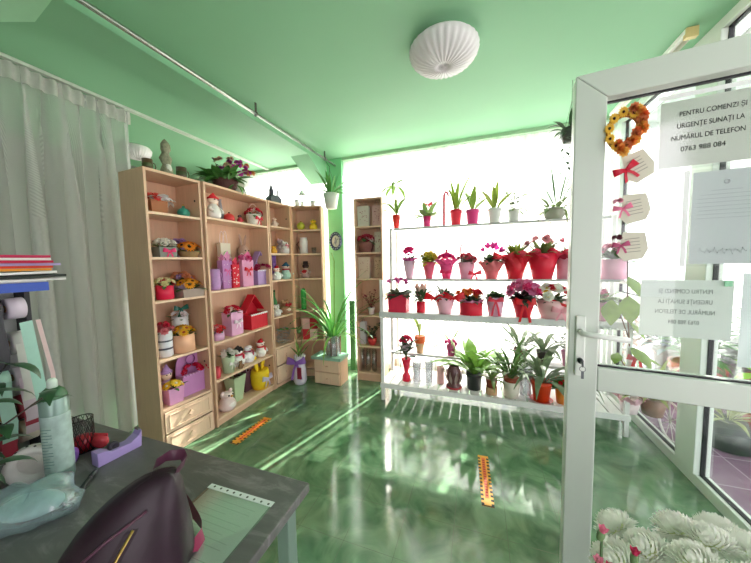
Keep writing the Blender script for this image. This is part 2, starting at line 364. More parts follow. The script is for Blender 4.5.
# outside: terrace tiles, pale ground, canopy over the terrace
def terrace_mat():
    mt = bpy.data.materials.new('terrace_tile'); mt.use_nodes = True; nt = mt.node_tree; b = nt.nodes['Principled BSDF']; N = nt.nodes.new; Lk = nt.links.new
    tc = N('ShaderNodeTexCoord'); br = N('ShaderNodeTexBrick'); br.offset = 0; br.inputs['Scale'].default_value = 3; br.inputs['Mortar Size'].default_value = .012
    br.inputs['Brick Width'].default_value = 1; br.inputs['Row Height'].default_value = 1
    br.inputs['Color1'].default_value = (*lin('#7d5a78'), 1); br.inputs['Color2'].default_value = (*lin('#8d6c88'), 1); br.inputs['Mortar'].default_value = (*lin('#b9a6b6'), 1)
    Lk(tc.outputs['Object'], br.inputs['Vector']); Lk(br.outputs['Color'], b.inputs['Base Color']); b.inputs['Roughness'].default_value = .25; return mt
struct(MB().box(RIGHT+.06, 4.2, -2, 5.2, -.12, -.02).build('terrace', terrace_mat()))
struct(MB().box(-14, 14, BACK+.13, 30, -.3, -.14).build('ground', C('#c9c9c2', .8, .05, 2)))
struct(MB().box(4.2, 20, -10, BACK+.13, -.3, -.14).build('ground_side', C('#c9c9c2', .8, .05, 2)))
struct(MB().box(-6, 4.2, -12, FRONT-.02, -.3, -.09).build('ground_front', C('#c9c9c2', .8, .05, 2)))

# --------------------------------------------------------------- curtains
def curtain(name, label, group, p0, p1, z0, z1, mat, amp=.035, lam=.13, gapL=0, gapR=0, seed=0, header=.08, over=0):
    """folded sheer cloth hanging from p0 to p1; its lower part may be drawn in at either side"""
    q = random.Random(seed); d = Vector((p1[0]-p0[0], p1[1]-p0[1], 0)); L = d.length; d.normalize(); nn = Vector((-d.y, d.x, 0))
    nx = max(8, int(L/lam*9)); nz = 14; vs = []; fs = []; ph = [q.uniform(-.5, .5) for _ in range(nx+1)]
    for j in range(nz+1):
        z = z1+(z0-z1)*j/nz; k = j/nz; am = amp*(.35+.65*min(1, k*3))
        g = min(1, max(0, (1.9-z)/.2)) if z < 1.9 else 0
        for i in range(nx+1):
            t = i/nx; s = (gapL*g)+(L-(gapL+gapR)*g)*t
            a = 2*PI*s/lam
            off = am*(math.sin(a+.6*math.sin(s*5+seed))+.35*math.sin(2.3*a+seed))+(.006*math.sin(a*5) if k < header else 0)
            vs.append(Vector((p0[0], p0[1], z))+d*(s+over*am*math.sin(2*a+.9+math.sin(s*3)))+nn*off)
    for j in range(nz):
        for i in range(nx): a = j*(nx+1)+i; fs.append((a, a+1, a+nx+2, a+nx+1))
    o = MB().add(vs, fs).build(name, mat); return tag(o, label, 'curtain', group)
SHB = sheer('sheer_back', '#fbfbf8', .22, .72)
SHL = sheer('sheer_side', '#dfdfdc', .5, .4)
lc = curtain('curtain', 'grey-white pleated sheer curtain hanging beside the bookcases, over the counter', None, (-2.78, -.7), (-2.78, 1.66), .04, 2.715, SHL, .045, .2, seed=4, over=1.5)
b = MB(); q = random.Random(6); vs = []; fs = []; n = 420
for k in range(n+1):
    y = -.7+2.36*k/n; x = -2.765+.012*math.sin(y*95+math.sin(y*7))+.006*math.sin(y*31)
    vs += [(x, y, 2.718), (x+.006, y, 2.68), (x, y, 2.615)]
for k in range(n): fs += [(3*k, 3*k+1, 3*k+4, 3*k+3), (3*k+1, 3*k+2, 3*k+5, 3*k+4)]
b.add(vs, fs).build('gathered_header', C('#cfcfc9', .8, .1, 40, trans=.35), lc)
g = 'white sheer curtains across the bright back window'
xs = [(-4.2, -2.4), (-2.4, -1.56), (-1.56, -1.4), (-1.4, -.96), (-.96, -.83), (-.83, .3), (.3, 1.2)]
cl = ['white sheer curtain filling the back window behind the grey curtain', 'white sheer curtain in the back corner behind the narrow angled bookcase',
      'thin strip of white curtain between the green pillar and the slim wooden rack', 'white sheer curtain behind the slim wooden rack of paper bags',
      'thin strip of white curtain just past the slim rack, by the first stand post', 'broad bright white sheer curtain behind the middle of the plant stand',
      'white sheer curtain behind the plant stand, next to the glazed wall']
for i, (a, c) in enumerate(xs):
    curtain('curtain', cl[i], g, (a, 3.43), (c, 3.43), .05, 2.72, SHB, .018, .11, gapL=.035 if i > 1 else 0, gapR=.03 if 0 < i < 6 else 0, seed=i)
tag(MB().box(-2.79, -2.75, FRONT, 3.35, 2.728, CEIL).build('curtain_rail', C('#c3ccc0', .4), bevel=.003), 'white ceiling curtain rail running above the bookcases to the back', 'curtain rail')
tag(MB().box(LEFT+.01, -1.87, 3.37, 3.41, 2.715, CEIL).build('curtain_rail', C('#a8c9a6', .4)), 'pale curtain rail on the ceiling edge behind the bookcase tops', 'curtain rail')
tag(MB().box(-1.63, RIGHT-.02, 3.37, 3.41, 2.715, CEIL).build('curtain_rail', C('#a8c9a6', .4)), 'pale curtain rail along the ceiling edge above the plant stand', 'curtain rail')

# ------------------------------------------------------------------- door
A = Vector((.318, 1.212)); dd = Vector((.993, -.118)).normalized(); DW = .9; DZ = math.atan2(dd.y, dd.x)
door = bpy.data.objects.new('door_1', None); COL.objects.link(door); door.location = (A.x, A.y, 0); door.rotation_euler = (0, 0, DZ); struct(door)
ST = .09
b = MB()
def mitre(x0, x1, z0, z1, t):
    o = [(x0, z0), (x1, z0), (x1, z1), (x0, z1)]; i = [(x0+t, z0+t), (x1-t, z0+t), (x1-t, z1-t), (x0+t, z1-t)]
    for k in range(4): b.prism([o[k], o[(k+1) % 4], i[(k+1) % 4], i[k]], 0, .065)
mitre(0, DW, .06, 2.055, ST)
b.prism([(ST, .95), (DW-ST, .95), (DW-ST, 1.035), (ST, 1.035)], 0, .065)
b.build('door_frame', C('#cbd3ca', .3, .02, 4), door, bevel=.004)
b = MB()
for z0, z1 in ((.158, .95), (1.035, 1.957)):
    x0, x1 = ST, DW-ST
    for a in ((x0, x1, z1-.006, z1), (x0, x1, z0, z0+.005), (x0, x0+.002, z0, z1), (x1-.002, x1, z0, z1)): b.box(a[0], a[1], .018, .03, a[2], a[3])
b.build('gasket', C('#15161c', .5), door)
for z0, z1 in ((.162, .947), (1.039, 1.953)):
    MB().box(ST+.005, DW-ST-.005, .03, .036, z0, z1).build('pane', thin('door_glass', (.95, .98, .97), 1, .022), door)
hp = MB().box(.02, .05, -.012, 0, 1.0, 1.22).build('handle_plate', C('#e0e5de', .35), door, bevel=.004)
MB().tube([(.035, -.012, 1.165), (.035, -.05, 1.165), (.05, -.058, 1.165), (.16, -.055, 1.155)], .0095, 10).build('handle', C('#e2e6e0', .3), door)
MB().tube([(.035, -.03, 1.06), (.035, -.011, 1.06)], .009, 10).build('lock', C('#3a3d40', .3, metal=.7), door)
key = thing('key', 'small metal key hanging in the lock of the white door', 'key', tuple(door.matrix_basis @ Vector((.035, -.033, 1.06))), DZ)
MB().box(-.0015, .0015, -.02, .0, -.003, .003).ring((0, -.028, 0), .009, .002, 14, 5, Matrix.Rotation(PI/2, 3, 'Y')).build('bow', C('#5c5f63', .3, metal=.8), key)
MB().ring((0, -.03, -.016), .009, .001, 14, 5, Matrix.Rotation(PI/2, 3, 'X')).box(-.004, .004, -.032, -.029, -.05, -.024).build('key_tag', C('#6c7075', .3, metal=.7), key)
def door_uz(px, py, off=.0):
    d = ray(px, py); nrm = Vector((-dd.y, dd.x)); P = A+nrm*off
    t = (nrm.x*P.x+nrm.y*P.y)/(nrm.x*d.x+nrm.y*d.y); q = Vector((d.x*t, d.y*t)); return (q-P).dot(dd), EYE+d.z*t
def door_pt(u, off, z): p = A+dd*u+Vector((-dd.y, dd.x))*off; return (p.x, p.y, z)
def sheet(name, label, cat, u0_, u1_, z0, z1, off, hexc, tilt=0, sleeve=None, group=None):
    c = door_pt((u0_+u1_)/2, off, (z0+z1)/2); t = thing(name, label, cat, c, DZ, group); t.rotation_euler = (0, tilt, DZ)
    w, h = u1_-u0_, z1-z0
    MB().box(-w/2, w/2, -.0006, .0006, -h/2, h/2).build('paper_sheet', paper(hexc), t)
    if sleeve:
        e = .008; sd = sleeve
        b = MB().box(-w/2-e, w/2+e, -.0018, -.0012, -h/2-e, h/2+e); b.build('plastic_sleeve', thin('sleeve_plastic', (.96, .97, .97), 1, .05, .1), t)
        b = MB()
        if sd == 'top':
            b.box(-w/2-e, w/2+e, -.0018, -.0012, h/2+e+.0005, h/2+e+.014)
        else: b.box(-w/2-e-.014, -w/2-e-.0005, -.0018, -.0012, -h/2-e, h/2+e)
        b.build('sleeve_edge', C('#f4f6f6', .4, .02, trans=.3), t)
    return t, w, h
u, z = door_uz(662, 103.5, .02); um, _ = door_uz(712, 95, .02); WA = 2*(um-u)
t, w, h = sheet('notice', 'large printed phone notice in a plastic sleeve at the top of the door glass', 'notice', u, u+WA, z-.205, z, .026, '#dfe2da', sleeve='top')
lines = ['PENTRU COMENZI ȘI', 'URGENȚE SUNAȚI LA', 'NUMĂRUL DE TELEFON', '0763 988 084']
for i, s in enumerate(lines): text(t, s, .0205, '#3a3d3c', ((.004, .0, -.004, -.012)[i], -.0022, h/2-.043-i*.036), (PI/2, 0, 0)).scale = (WA*(.86 if i < 3 else 1.02)/.262, 1, 1)
u, z = door_uz(694, 170, .02); _, z2 = door_uz(690, 264, .02)
t, w, h = sheet('certificate', 'grey typed certificate sheet with a small round emblem, under the phone notice', 'notice', u+.002, u+2*(door_uz(728, 180, .02)[0]-u), z2, z-.008, .026, '#d9dfe0', sleeve='side')
b = MB().ring((.0, -.0016, h/2-.035), .006, .0016, 18, 4, Matrix.Rotation(PI/2, 3, 'X')); q = random.Random(5)
for i, ww in enumerate((.09, .15, .17, .17, .17, .16, .17, .17)): b.box(-ww/2*w/.2, ww/2*w/.2, -.0016, -.0008, h/2-.06-i*.012, h/2-.0588-i*.012)
b.build('typed_lines', C('#b4bbbf', .8), t)
pts = [(-w*.36+w*.02*i, -.0016, -h/2+.04+.012*math.sin(i*1.7)*math.cos(i*.5)) for i in range(36)]
MB().tube(pts, .0007, 4).build('signature', C('#c4cacd', .8), t)
u, z = door_uz(640, 278.5, .05); u2, z2 = door_uz(728, 339, .05)
t, w, h = sheet('notice', 'white notice on the far side of the glass, its lettering reversed', 'notice', u, u2, z2-.004, z-.003, .038, '#e6e8e4', tilt=0)
for i, s in enumerate(lines): text(t, s, .0195, '#8f9492', (0.0, -.0012, h/2-.038-i*.034), (PI/2, 0, 0)).scale = (-w*.82/.262, 1, 1)
u, z = door_uz(741, 273, .05); u2, z2 = door_uz(741, 366, .05)
t, w, h = sheet('poster', 'white poster with a dark blue panel at the edge of the door glass', 'poster', min(u, DW-ST-.155), DW-ST-.01, z2, z, .038, '#eceef0')
MB().box(-w*.3, w*.48, -.0012, -.0007, h*.02, h*.36).build('printed_panel', C('#39406b', .5), t)
u, z = door_uz(723.5, 283, .05)
t = thing('clover_sticker', 'small green clover sticker on the corner of the reversed notice', 'sticker', door_pt(u, .0255, z), DZ)
b = MB()
for k in range(4): b.ball((.006*math.cos(PI/2*k+.78), 0, .006*math.sin(PI/2*k+.78)), (.006, .0008, .006), 8, 4)
b.build('clover_leaves', C('#8fc9a4', .6), t)
# sunflower wreath with three tags hung on the far side of the door glass
u, z = door_uz(622, 132, .01)
t = thing('sunflower_wreath', 'sunflower and autumn leaf wreath hung at the top corner of the door glass', 'wreath', door_pt(u+.002, .004, z), DZ); t.scale = (.66, 1, .86)
MB().ring((0, 0, 0), .062, .011, 26, 8, Matrix.Rotation(PI/2, 3, 'X')).build('wreath_ring', C('#b9743a', .8, .2, 60, bump=.5), t)
q = random.Random(8)
fm = flower_mesh('daisy', '#f7c548', '#2b1a10')
for a in (1.0, 1.7, 2.35, 2.95, 3.55, 4.15): part('sunflower', fm, t, (.062*math.cos(a), -.014, .066*math.sin(a)), (PI/2, 0, 0), .022)
for i in range(16):
    a = -2.0+i*.21; rr = .062+q.uniform(-.014, .02)
    part('autumn_leaf', flower_mesh('carnation', ('#e8743a', '#f09a4a', '#f2c060', '#e08a5c')[i % 4]), t, (rr*math.cos(a), -.012+q.uniform(-.004, .004), rr*math.sin(a)), (PI/2, q.uniform(-.5, .5), 0), .026)
for i, (px, py, lb, bc) in enumerate([(637, 166, 'cream tag with a big red bow, directly under the sunflower wreath', '#d8203c'), (634, 208, 'cream hexagon tag with pink ribbon, second below the wreath', '#e87ca0'), (632, 246, 'cream hexagon tag with dark dried flower, lowest of the hanging tags', '#c0507c')]):
    u, z = door_uz(px, py, .016); t = thing('gift_tag', lb, 'tag', door_pt(u, .016, z), DZ); t.rotation_euler = (0, (-.5, -.18, -.1)[i], DZ)
    w, h = .041, .05
    MB().prism([(-w, -h*.5), (-w*.6, -h), (w*.6, -h*.9), (w, -h*.3), (w*.9, h*.8), (-w*.5, h)], -.001, .001).build('card', paper('#e4e0d2'), t)
    b = MB()
    for k in range(5): b.box(-w*.45, w*.5, -.002, -.0012, h*.5-k*.011-.0012, h*.5-k*.011+.0006)
    b.build('printed_lines', C('#9a958c', .8), t)
    bow(t, (-w*.75, -.006, h*.1), (.034, .026, .024)[i], bc, -PI/2)
    if i: heads(t, 'carnation', ('', '#e9a4ba', '#6a3342')[i], 3, (-w*.9, -.004, h*.55), .012, .012)
# -------------------------------------------------------------- furniture
WOOD = wood_mat('beech_board', '#d6b092'); WOODL = wood_mat('pale_beech', '#e2c2a6'); WOODIN = wood_mat('beech_back', '#d2a98c')
UN = {}
def bookcase(key, label, A_, B_, D, H_, shelves, drawers=(), plinth=None, back=True, side_l=True):
    A_, B_ = Vector(A_), Vector(B_); d = (B_-A_); W = d.length; rz = math.atan2(d.y, d.x)
    t = thing('bookcase', label, 'bookcase', (A_.x, A_.y, 0), rz); s = .018
    MB().box(0, s, 0, D, 0, H_).build('side_panel', WOOD, t, .0015)
    MB().box(W-s, W, 0, D, 0, H_).build('side_panel', WOOD, t, .0015)
    MB().box(s, W-s, .0, D, H_-.02, H_).build('top_panel', WOOD, t, .0015)
    MB().box(s, W-s, D-.008, D, .0, H_-.02).build('back_panel', WOODIN, t)
    for z in shelves: MB().box(s, W-s, .002, D-.008, z-.018, z).build('shelf', WOODL, t, .0015)
    if plinth: MB().box(s, W-s, .012, .03, 0, plinth-.018).build('plinth', WOOD, t)
    for z0, z1 in drawers:
        dr = MB().box(s+.002, W-s-.002, -.012, .004, z0+.004, z1-.004).build('drawer', WOODL, t, .002)
        x0, x1, y = s+.03, W-s-.03, -.013; b = MB()
        for a in ((x0, x1, z0+.028, z0+.033), (x0, x1, z1-.033, z1-.028), (x0, x0+.005, z0+.028, z1-.028), (x1-.005, x1, z0+.028, z1-.028)): b.box(a[0], a[1], -.017, -.012, a[2], a[3])
        b.build('moulding', WOODL, dr)
        M = Matrix.Translation((W/2, -.012, (z0+z1)/2)) @ Matrix.Rotation(PI/4, 4, 'Y')
        MB().box(-.017, .017, -.014, 0, -.017, .017, M).build('knob', WOODL, dr, .003)
    if key in 'abc':
        b = MB()
        for z in (H_-.16, shelves[-2]-.13): b.lathe([(.009, -.002), (.009, .001), (.001, .002)], 12, M=Matrix.Translation((W-s-.001, .055, z)) @ Matrix.Rotation(-PI/2, 4, 'Y'))
        b.build('hole_cap', C('#2a2420', .5), t)
    UN[key] = (A_, B_, D, rz, sorted(shelves)[::-1], H_); return t
bookcase('a', 'tall narrow beech bookcase nearest the curtain, with two drawers below', (-2.178, 1.362), (-2.152, 1.777), .30, 2.115, [1.815, 1.49, 1.17, .73, .355], [(.0, .165), (.17, .337)])
bookcase('b', 'widest beech bookcase, open to the floor, filled with gifts', (-2.132, 1.786), (-2.15, 2.572), .25, 2.115, [1.83, 1.20, .745, .41, .07], plinth=.07)
bookcase('c', 'narrow beech bookcase with two low drawers, beyond the widest one', (-2.149, 2.58), (-2.112, 2.925), .25, 2.115, [1.845, 1.54, 1.235, .815, .465], [(.05, .25), (.255, .447)], plinth=.05)
bookcase('d', 'beech bookcase turned across the corner, beside the green pillar', (-2.135, 2.95), (-1.785, 3.075), .22, 2.115, [1.83, 1.54, 1.235, .84, .47, .12], plinth=.1)
bookcase('e', 'slim freestanding beech rack of paper bags, near the white plant stand', (-1.358, 3.085), (-1.02, 3.10), .2, 2.155, [1.838, 1.536, 1.23, .795, .426, .1], plinth=.1)
# white stepped plant stand
SX0, SX1 = -.93, 1.14
st = thing('plant_stand', 'long white slatted plant stand in front of the bright back window', 'plant stand', (0, 0, 0))
STW = C('#e4e4e2', .4, .03, 8)
def slats(x0, x1, y0, y1, z, w=.085, g=.012, t=.018):
    b = MB(); x = x0
    while x < x1: b.box(x, min(x+w, x1), y0, y1, z-t, z); x += w+g
    return b
slats(SX0, SX1, 2.70, 3.18, .18).build('shelf', STW, st)
MB().box(SX0, SX1, 2.688, 2.70, .135, .184).build('shelf_edge', STW, st)
slats(SX0, SX1, 2.70, 2.885, .915, .4, .006).build('shelf', STW, st)
MB().box(SX0, SX1, 2.688, 2.70, .862, .92).build('shelf_edge', C('#cfd1d0', .4, .03), st)
for z, y0, y1 in ((.44, 2.93, 3.06), (1.24, 2.89, 3.05), (1.79, 3.1, 3.3)):
    MB().box(SX0+.05, SX1, y0, y1, z-.014, z).build('shelf', STW, st, .002)
    MB().box(SX0+.05, SX1, y0-.006, y0, z-.02, z+.002).build('shelf_edge', C('#b9bcbb', .4), st)
for x in (SX0+.005, .13, SX1-.035):
    MB().box(x, x+.03, 2.702, 2.732, 0, (1.24 if x < 0 else .9)).build('post', STW, st) if x != .13 else None
    if x != .13:
        MB().box(x, x+.03, 3.06, 3.09, 0, 1.79).build('post', STW, st)
        MB().box(x, x+.03, 3.30, 3.32, 0, 1.8).build('post', STW, st)
for x in (SX0+.005, SX1-.035):
    for z, y0, y1 in ((.4, 2.73, 3.06), (1.21, 2.73, 3.06), (1.77, 3.09, 3.30)): MB().box(x+.004, x+.026, y0, y1, z, z+.024).build('brace', STW, st)
b = MB(); x = SX0+.02
while x < SX1: b.ball((x, 2.68, .866), .008, 8, 5); x += .045
o = b.build('bead_trim', C('#ffffff', .5), st); o['kind'] = 'stuff'
# counter table
t = thing('counter_table', 'grey marbled laminate table on steel legs, in the foreground', 'table', (-.47, .715, 0))
def marble():
    mt = bpy.data.materials.new('grey_marble'); mt.use_nodes = True; nt = mt.node_tree; b = nt.nodes['Principled BSDF']; N = nt.nodes.new; Lk = nt.links.new
    tc = N('ShaderNodeTexCoord'); mp = N('ShaderNodeMapping'); mp.inputs['Scale'].default_value = (2.2, 6, 4); mp.inputs['Rotation'].default_value = (0, 0, .35); Lk(tc.outputs['Object'], mp.inputs[0])
    n = N('ShaderNodeTexNoise'); n.inputs['Scale'].default_value = 1.6; n.inputs['Detail'].default_value = 9; n.inputs['Roughness'].default_value = .65; n.inputs['Distortion'].default_value = 1.4; Lk(mp.outputs[0], n.inputs['Vector'])
    r = N('ShaderNodeValToRGB'); e = r.color_ramp.elements; e[0].position = .3; e[0].color = (*lin('#5a5859'), 1); e[1].position = .75; e[1].color = (*lin('#a09c9c'), 1)
    x = r.color_ramp.elements.new(.52); x.color = (*lin('#696667'), 1); Lk(n.outputs['Fac'], r.inputs[0]); Lk(r.outputs[0], b.inputs['Base Color']); b.inputs['Roughness'].default_value = .35; return mt
MARB = marble()
MB().box(-1.55, -.015, -.9, 0, .722, .75).build('tabletop', MARB, t, .004)
STEEL = C('#8fa39a', .35, .05, metal=.4)
for x, y in ((-.06, -.06), (-.06, -.86), (-1.49, -.06), (-1.49, -.86)): MB().box(x-.02, x+.02, y-.02, y+.02, 0, .70).build('leg', STEEL, t, .003)
b = MB().box(-1.49, -.06, -.075, -.045, .69, .722).box(-1.49, -.06, -.875, -.845, .69, .722).box(-.075, -.045, -.86, -.06, .69, .722).box(-1.505, -1.475, -.86, -.06, .69, .722)
b.build('frame_rail', STEEL, t)
# low chest with mint top in the corner
t = thing('low_chest', 'low two-drawer beech chest with a mint marbled top, under the tall potted plant', 'chest', (-1.812, 2.85, 0), .0)
MB().box(0, .34, .012, .21, 0, .3).build('body', WOOD, t, .002)
for z0, z1 in ((.01, .146), (.156, .29)):
    dr = MB().box(.01, .33, -.008, .012, z0, z1).build('drawer', WOODL, t, .002); MB().ball((.17, -.014, (z0+z1)/2), (.022, .01, .008), 10, 5).build('knob', WOOD, dr)
MB().box(-.02, .365, -.03, .2, .3, .335).build('top', C('#8fb9a3', .3, .25, 9), t, .004)
# steel pipe, ceiling lamps, batten
p = thing('ceiling_pipe', 'thin steel pipe running along the ceiling beside the shallow beam', 'pipe', (-1.79, -1.5, 2.66))
MB().tube([(.035, 0, 0), (.07, 4.86, 0)], .013, 12).build('pipe', C('#a3a7a0', .25, .05, metal=.75), p)
MB().tube([(.013, 0, .012), (.048, 4.86, .012)], .006, 8).build('cable', C('#6d5b4c', .5), p)
for y in (.6, 2.0, 3.48, 4.6):
    MB().box(.035+.0072*y-.004, .035+.0072*y+.004, y-.008, y+.008, .01, .09).ring((.035+.0072*y, y, 0), .017, .004, 16, 5, Matrix.Rotation(PI/2, 3, 'X')).build('bracket', C('#55504a', .4, metal=.5), p)
def lampdome(label, loc, r):
    t = thing('ceiling_lamp', label, 'lamp', loc)
    MB().lathe([(r*.9, 0), (r*.95, -.012), (r*.95, -.03)], 40).build('lamp_base', C('#e9e9e6', .4), t)
    def wob(rr, z, a, i): k = math.sin(PI*min(1, rr/r)); return rr*(1+.022*abs(math.sin(15*a))), z-.006*abs(math.sin(15*a))*(1 if rr < r*.98 else .3)
    pr = [(r*1.0, -.022), (r*1.01, -.036), (r*.97, -.058), (r*.86, -.085), (r*.7, -.106), (r*.5, -.12), (r*.3, -.127), (r*.2, -.127), (r*.17, -.118), (r*.1, -.114), (.001, -.113)]
    MB().lathe(pr, 120, wob=wob).build('lamp_shade', C('#f2eef2', .22, .02, trans=.3, spec=.6), t)
lampdome('fluted white dome lamp on the green ceiling in front of the plant stand', (-.205, 1.9, CEIL), .205)
lampdome('small white dome lamp on the ceiling beyond the bookcases, above the brown mugs', (-3.6, 2.2, CEIL), .14)
t = thing('light_batten', 'slim white ceiling light batten above the open door', 'lamp', (1.165, 2.3, CEIL))
MB().box(-.03, .03, -.02, 1.0, -.03, 0).build('batten_body', WHITE, t, .004); MB().tube([(0, 0, -.042), (0, .98, -.042)], .013, 12).build('tube', C('#f4efe2', .3, trans=.3), t)
MB().box(-.028, .028, -.03, -.0, -.055, 0).build('end_cap', C('#d9c48a', .5), t)

# ---------------------------------------------------- helpers for placing
def spot(key, k, px, v=.1):
    A_, B_, D, rz, zs, H_ = UN[key]; n = Vector((-math.sin(rz), math.cos(rz))); z = H_ if k == 'top' else zs[k]
    p = on_line(A_+n*v, B_+n*v, z, px); return p, rz
def row(y, z, px): return on_line((SX0, y), (SX1, y), z, px), 0
RW = {'T': (3.2, 1.79), 'M': (2.965, 1.24), 'F': (2.79, .915), 'S': (2.99, .44), 'B': (2.84, .18), 'G': (2.78, .18)}
def R_(k, px, dy=0): y, z = RW[k]; return row(y+dy, z, px)
# ------------------------------------------------- gift things, generators
def flowerbox(label, at, w, h, kind, hexc, fk, fc, n, r, spread=None, fol='#4f7a45', bowc=None, cat='flower arrangement', name='flower_arrangement', group=None, h2='#e8c34a', fn=9, taper=.9, fl=None, flat=.7, more=()):
    (loc, rz) = at; t = thing(name, label, cat, loc, rz, group)
    if kind == 'box': sqpot(t, w, w*.8, h, hexc, 'box', taper)
    elif kind == 'basket':
        def wob(rr, z, a, i): return rr*(1+.02*math.sin(24*a+i*PI)), z
        MB().lathe([(w*.36, 0), (w*.4, h*.2), (w*.44, h*.4), (w*.47, h*.6), (w*.49, h*.8), (w*.5, h), (w*.44, h), (w*.42, h*.85), (.001, h*.8)], 48, wob=wob).build('basket', C(hexc, .7, .25, 70, bump=.4), t)
    else: pot(t, kind, w, w*taper*.8, h, hexc, 'pot')
    spread = spread or w*.45
    if fn: foliage(t, (0, 0, h*.9), fn, fl or w*.55, w*.2, fol, (.1, 1.1), .7, w*.3, seed=int(w*1000)+n)
    heads(t, fk, fc, n, (0, 0, h*.92+r*.2), spread, r, h2, flat)
    for (fk2, fc2, n2, r2) in more: heads(t, fk2, fc2, n2, (0, 0, h*.95+r2*.3), spread*.8, r2, h2, flat, seed=5)
    if bowc: bow(t, (0, -w*.47, h*.55), w*.35, bowc)
    return t
def giftbag(label, at, w, h, d, hexc, name='gift_bag', cat='gift bag', handle='#e8d9e0', bowc=None, dots=None, tissue=None, group=None, flowers=None):
    loc, rz = at; t = thing(name, label, cat, loc, rz, group); sqpot(t, w, d, h, hexc, 'bag', .92, mat=paper(hexc))
    if handle:
        b = MB()
        for y in (-d*.42, d*.42): b.tube([(-w*.22+w*.44*(.5-.5*math.cos(PI*i/8)), y, h-.004+h*.28*math.sin(PI*i/8)) for i in range(9)], .0022, 5)
        b.build('handle', C(handle), t)
    if tissue: foliage(t, (0, 0, h*.85), 9, h*.38, w*.42, tissue, (.9, 1.4), .2, w*.15, 3, 'tissue_paper')
    if dots:
        q = random.Random(int(w*1e4)); b = MB()
        for i in range(14): b.box(-.004, .004, -d*.5-.003, -d*.5+.004, 0, .008, Matrix.Translation((q.uniform(-.36, .36)*w, 0, q.uniform(.12, .85)*h)))
        b.build('printed_motif', C(dots, .7), t)
    if bowc: bow(t, (0, -d*.5-.004, h*.62), w*.34, bowc)
    if flowers: heads(t, flowers[0], flowers[1], flowers[2], (0, 0, h*.95), w*.36, flowers[3])
    return t
def housebox(label, at, w, h, d, hexc, trim='#ffffff', fc=None, heart=False, name='house_box'):
    """gift box with a gable front like a little house"""
    loc, rz = at; t = thing(name, label, 'gift box', loc, rz); k = .008
    if heart: poly = [(-w/2, 0), (w/2, 0), (w/2, h*.6), (w*.46, h*.76), (w*.3, h*.93), (w*.1, h), (-w*.1, h), (-w*.3, h*.93), (-w*.46, h*.76), (-w/2, h*.6)]
    else: poly = [(-w/2, 0), (w/2, 0), (w/2, h*.55), (0, h), (-w/2, h*.55)]
    MB().prism(poly, d/2-k, d/2).build('back_board', C(hexc, .6, .06), t, .001)
    sqpot(t, w*.98, d*.85, h*.45, hexc, 'box', 1.0)
    b = MB()
    if not heart:
        for sg in (-1, 1): b.add([(sg*(w/2+.01), -d*.1, h*.53), (0, -d*.1, h*1.02), (0, d*.5, h*1.02), (sg*(w/2+.01), d*.5, h*.53), (sg*(w/2+.01), -d*.1, h*.56), (0, -d*.1, h*1.06), (0, d*.5, h*1.06), (sg*(w/2+.01), d*.5, h*.56)],
            [(0, 1, 2, 3), (7, 6, 5, 4), (0, 4, 5, 1), (1, 5, 6, 2), (2, 6, 7, 3), (3, 7, 4, 0)], False)
        b.build('roof', C(hexc, .5, .1), t)
    else: b.ring((0, d*.3-.008, h*.74), w*.17, .004, 20, 5, Matrix.Rotation(PI/2, 3, 'X')).build('round_cutout', C('#8a5590', .6), t)
    b = MB(); n = 9
    for i in range(n): b.ball((-w*.45+w*.9*i/(n-1), -d*.43, h*.45), w*.045, 8, 5)
    b.build('lace_trim', C(trim, .8), t)
    if fc: heads(t, 'rose', fc[0], fc[1], (0, -d*.2, h*.47), w*.4, fc[2], flat=.4)
    return t
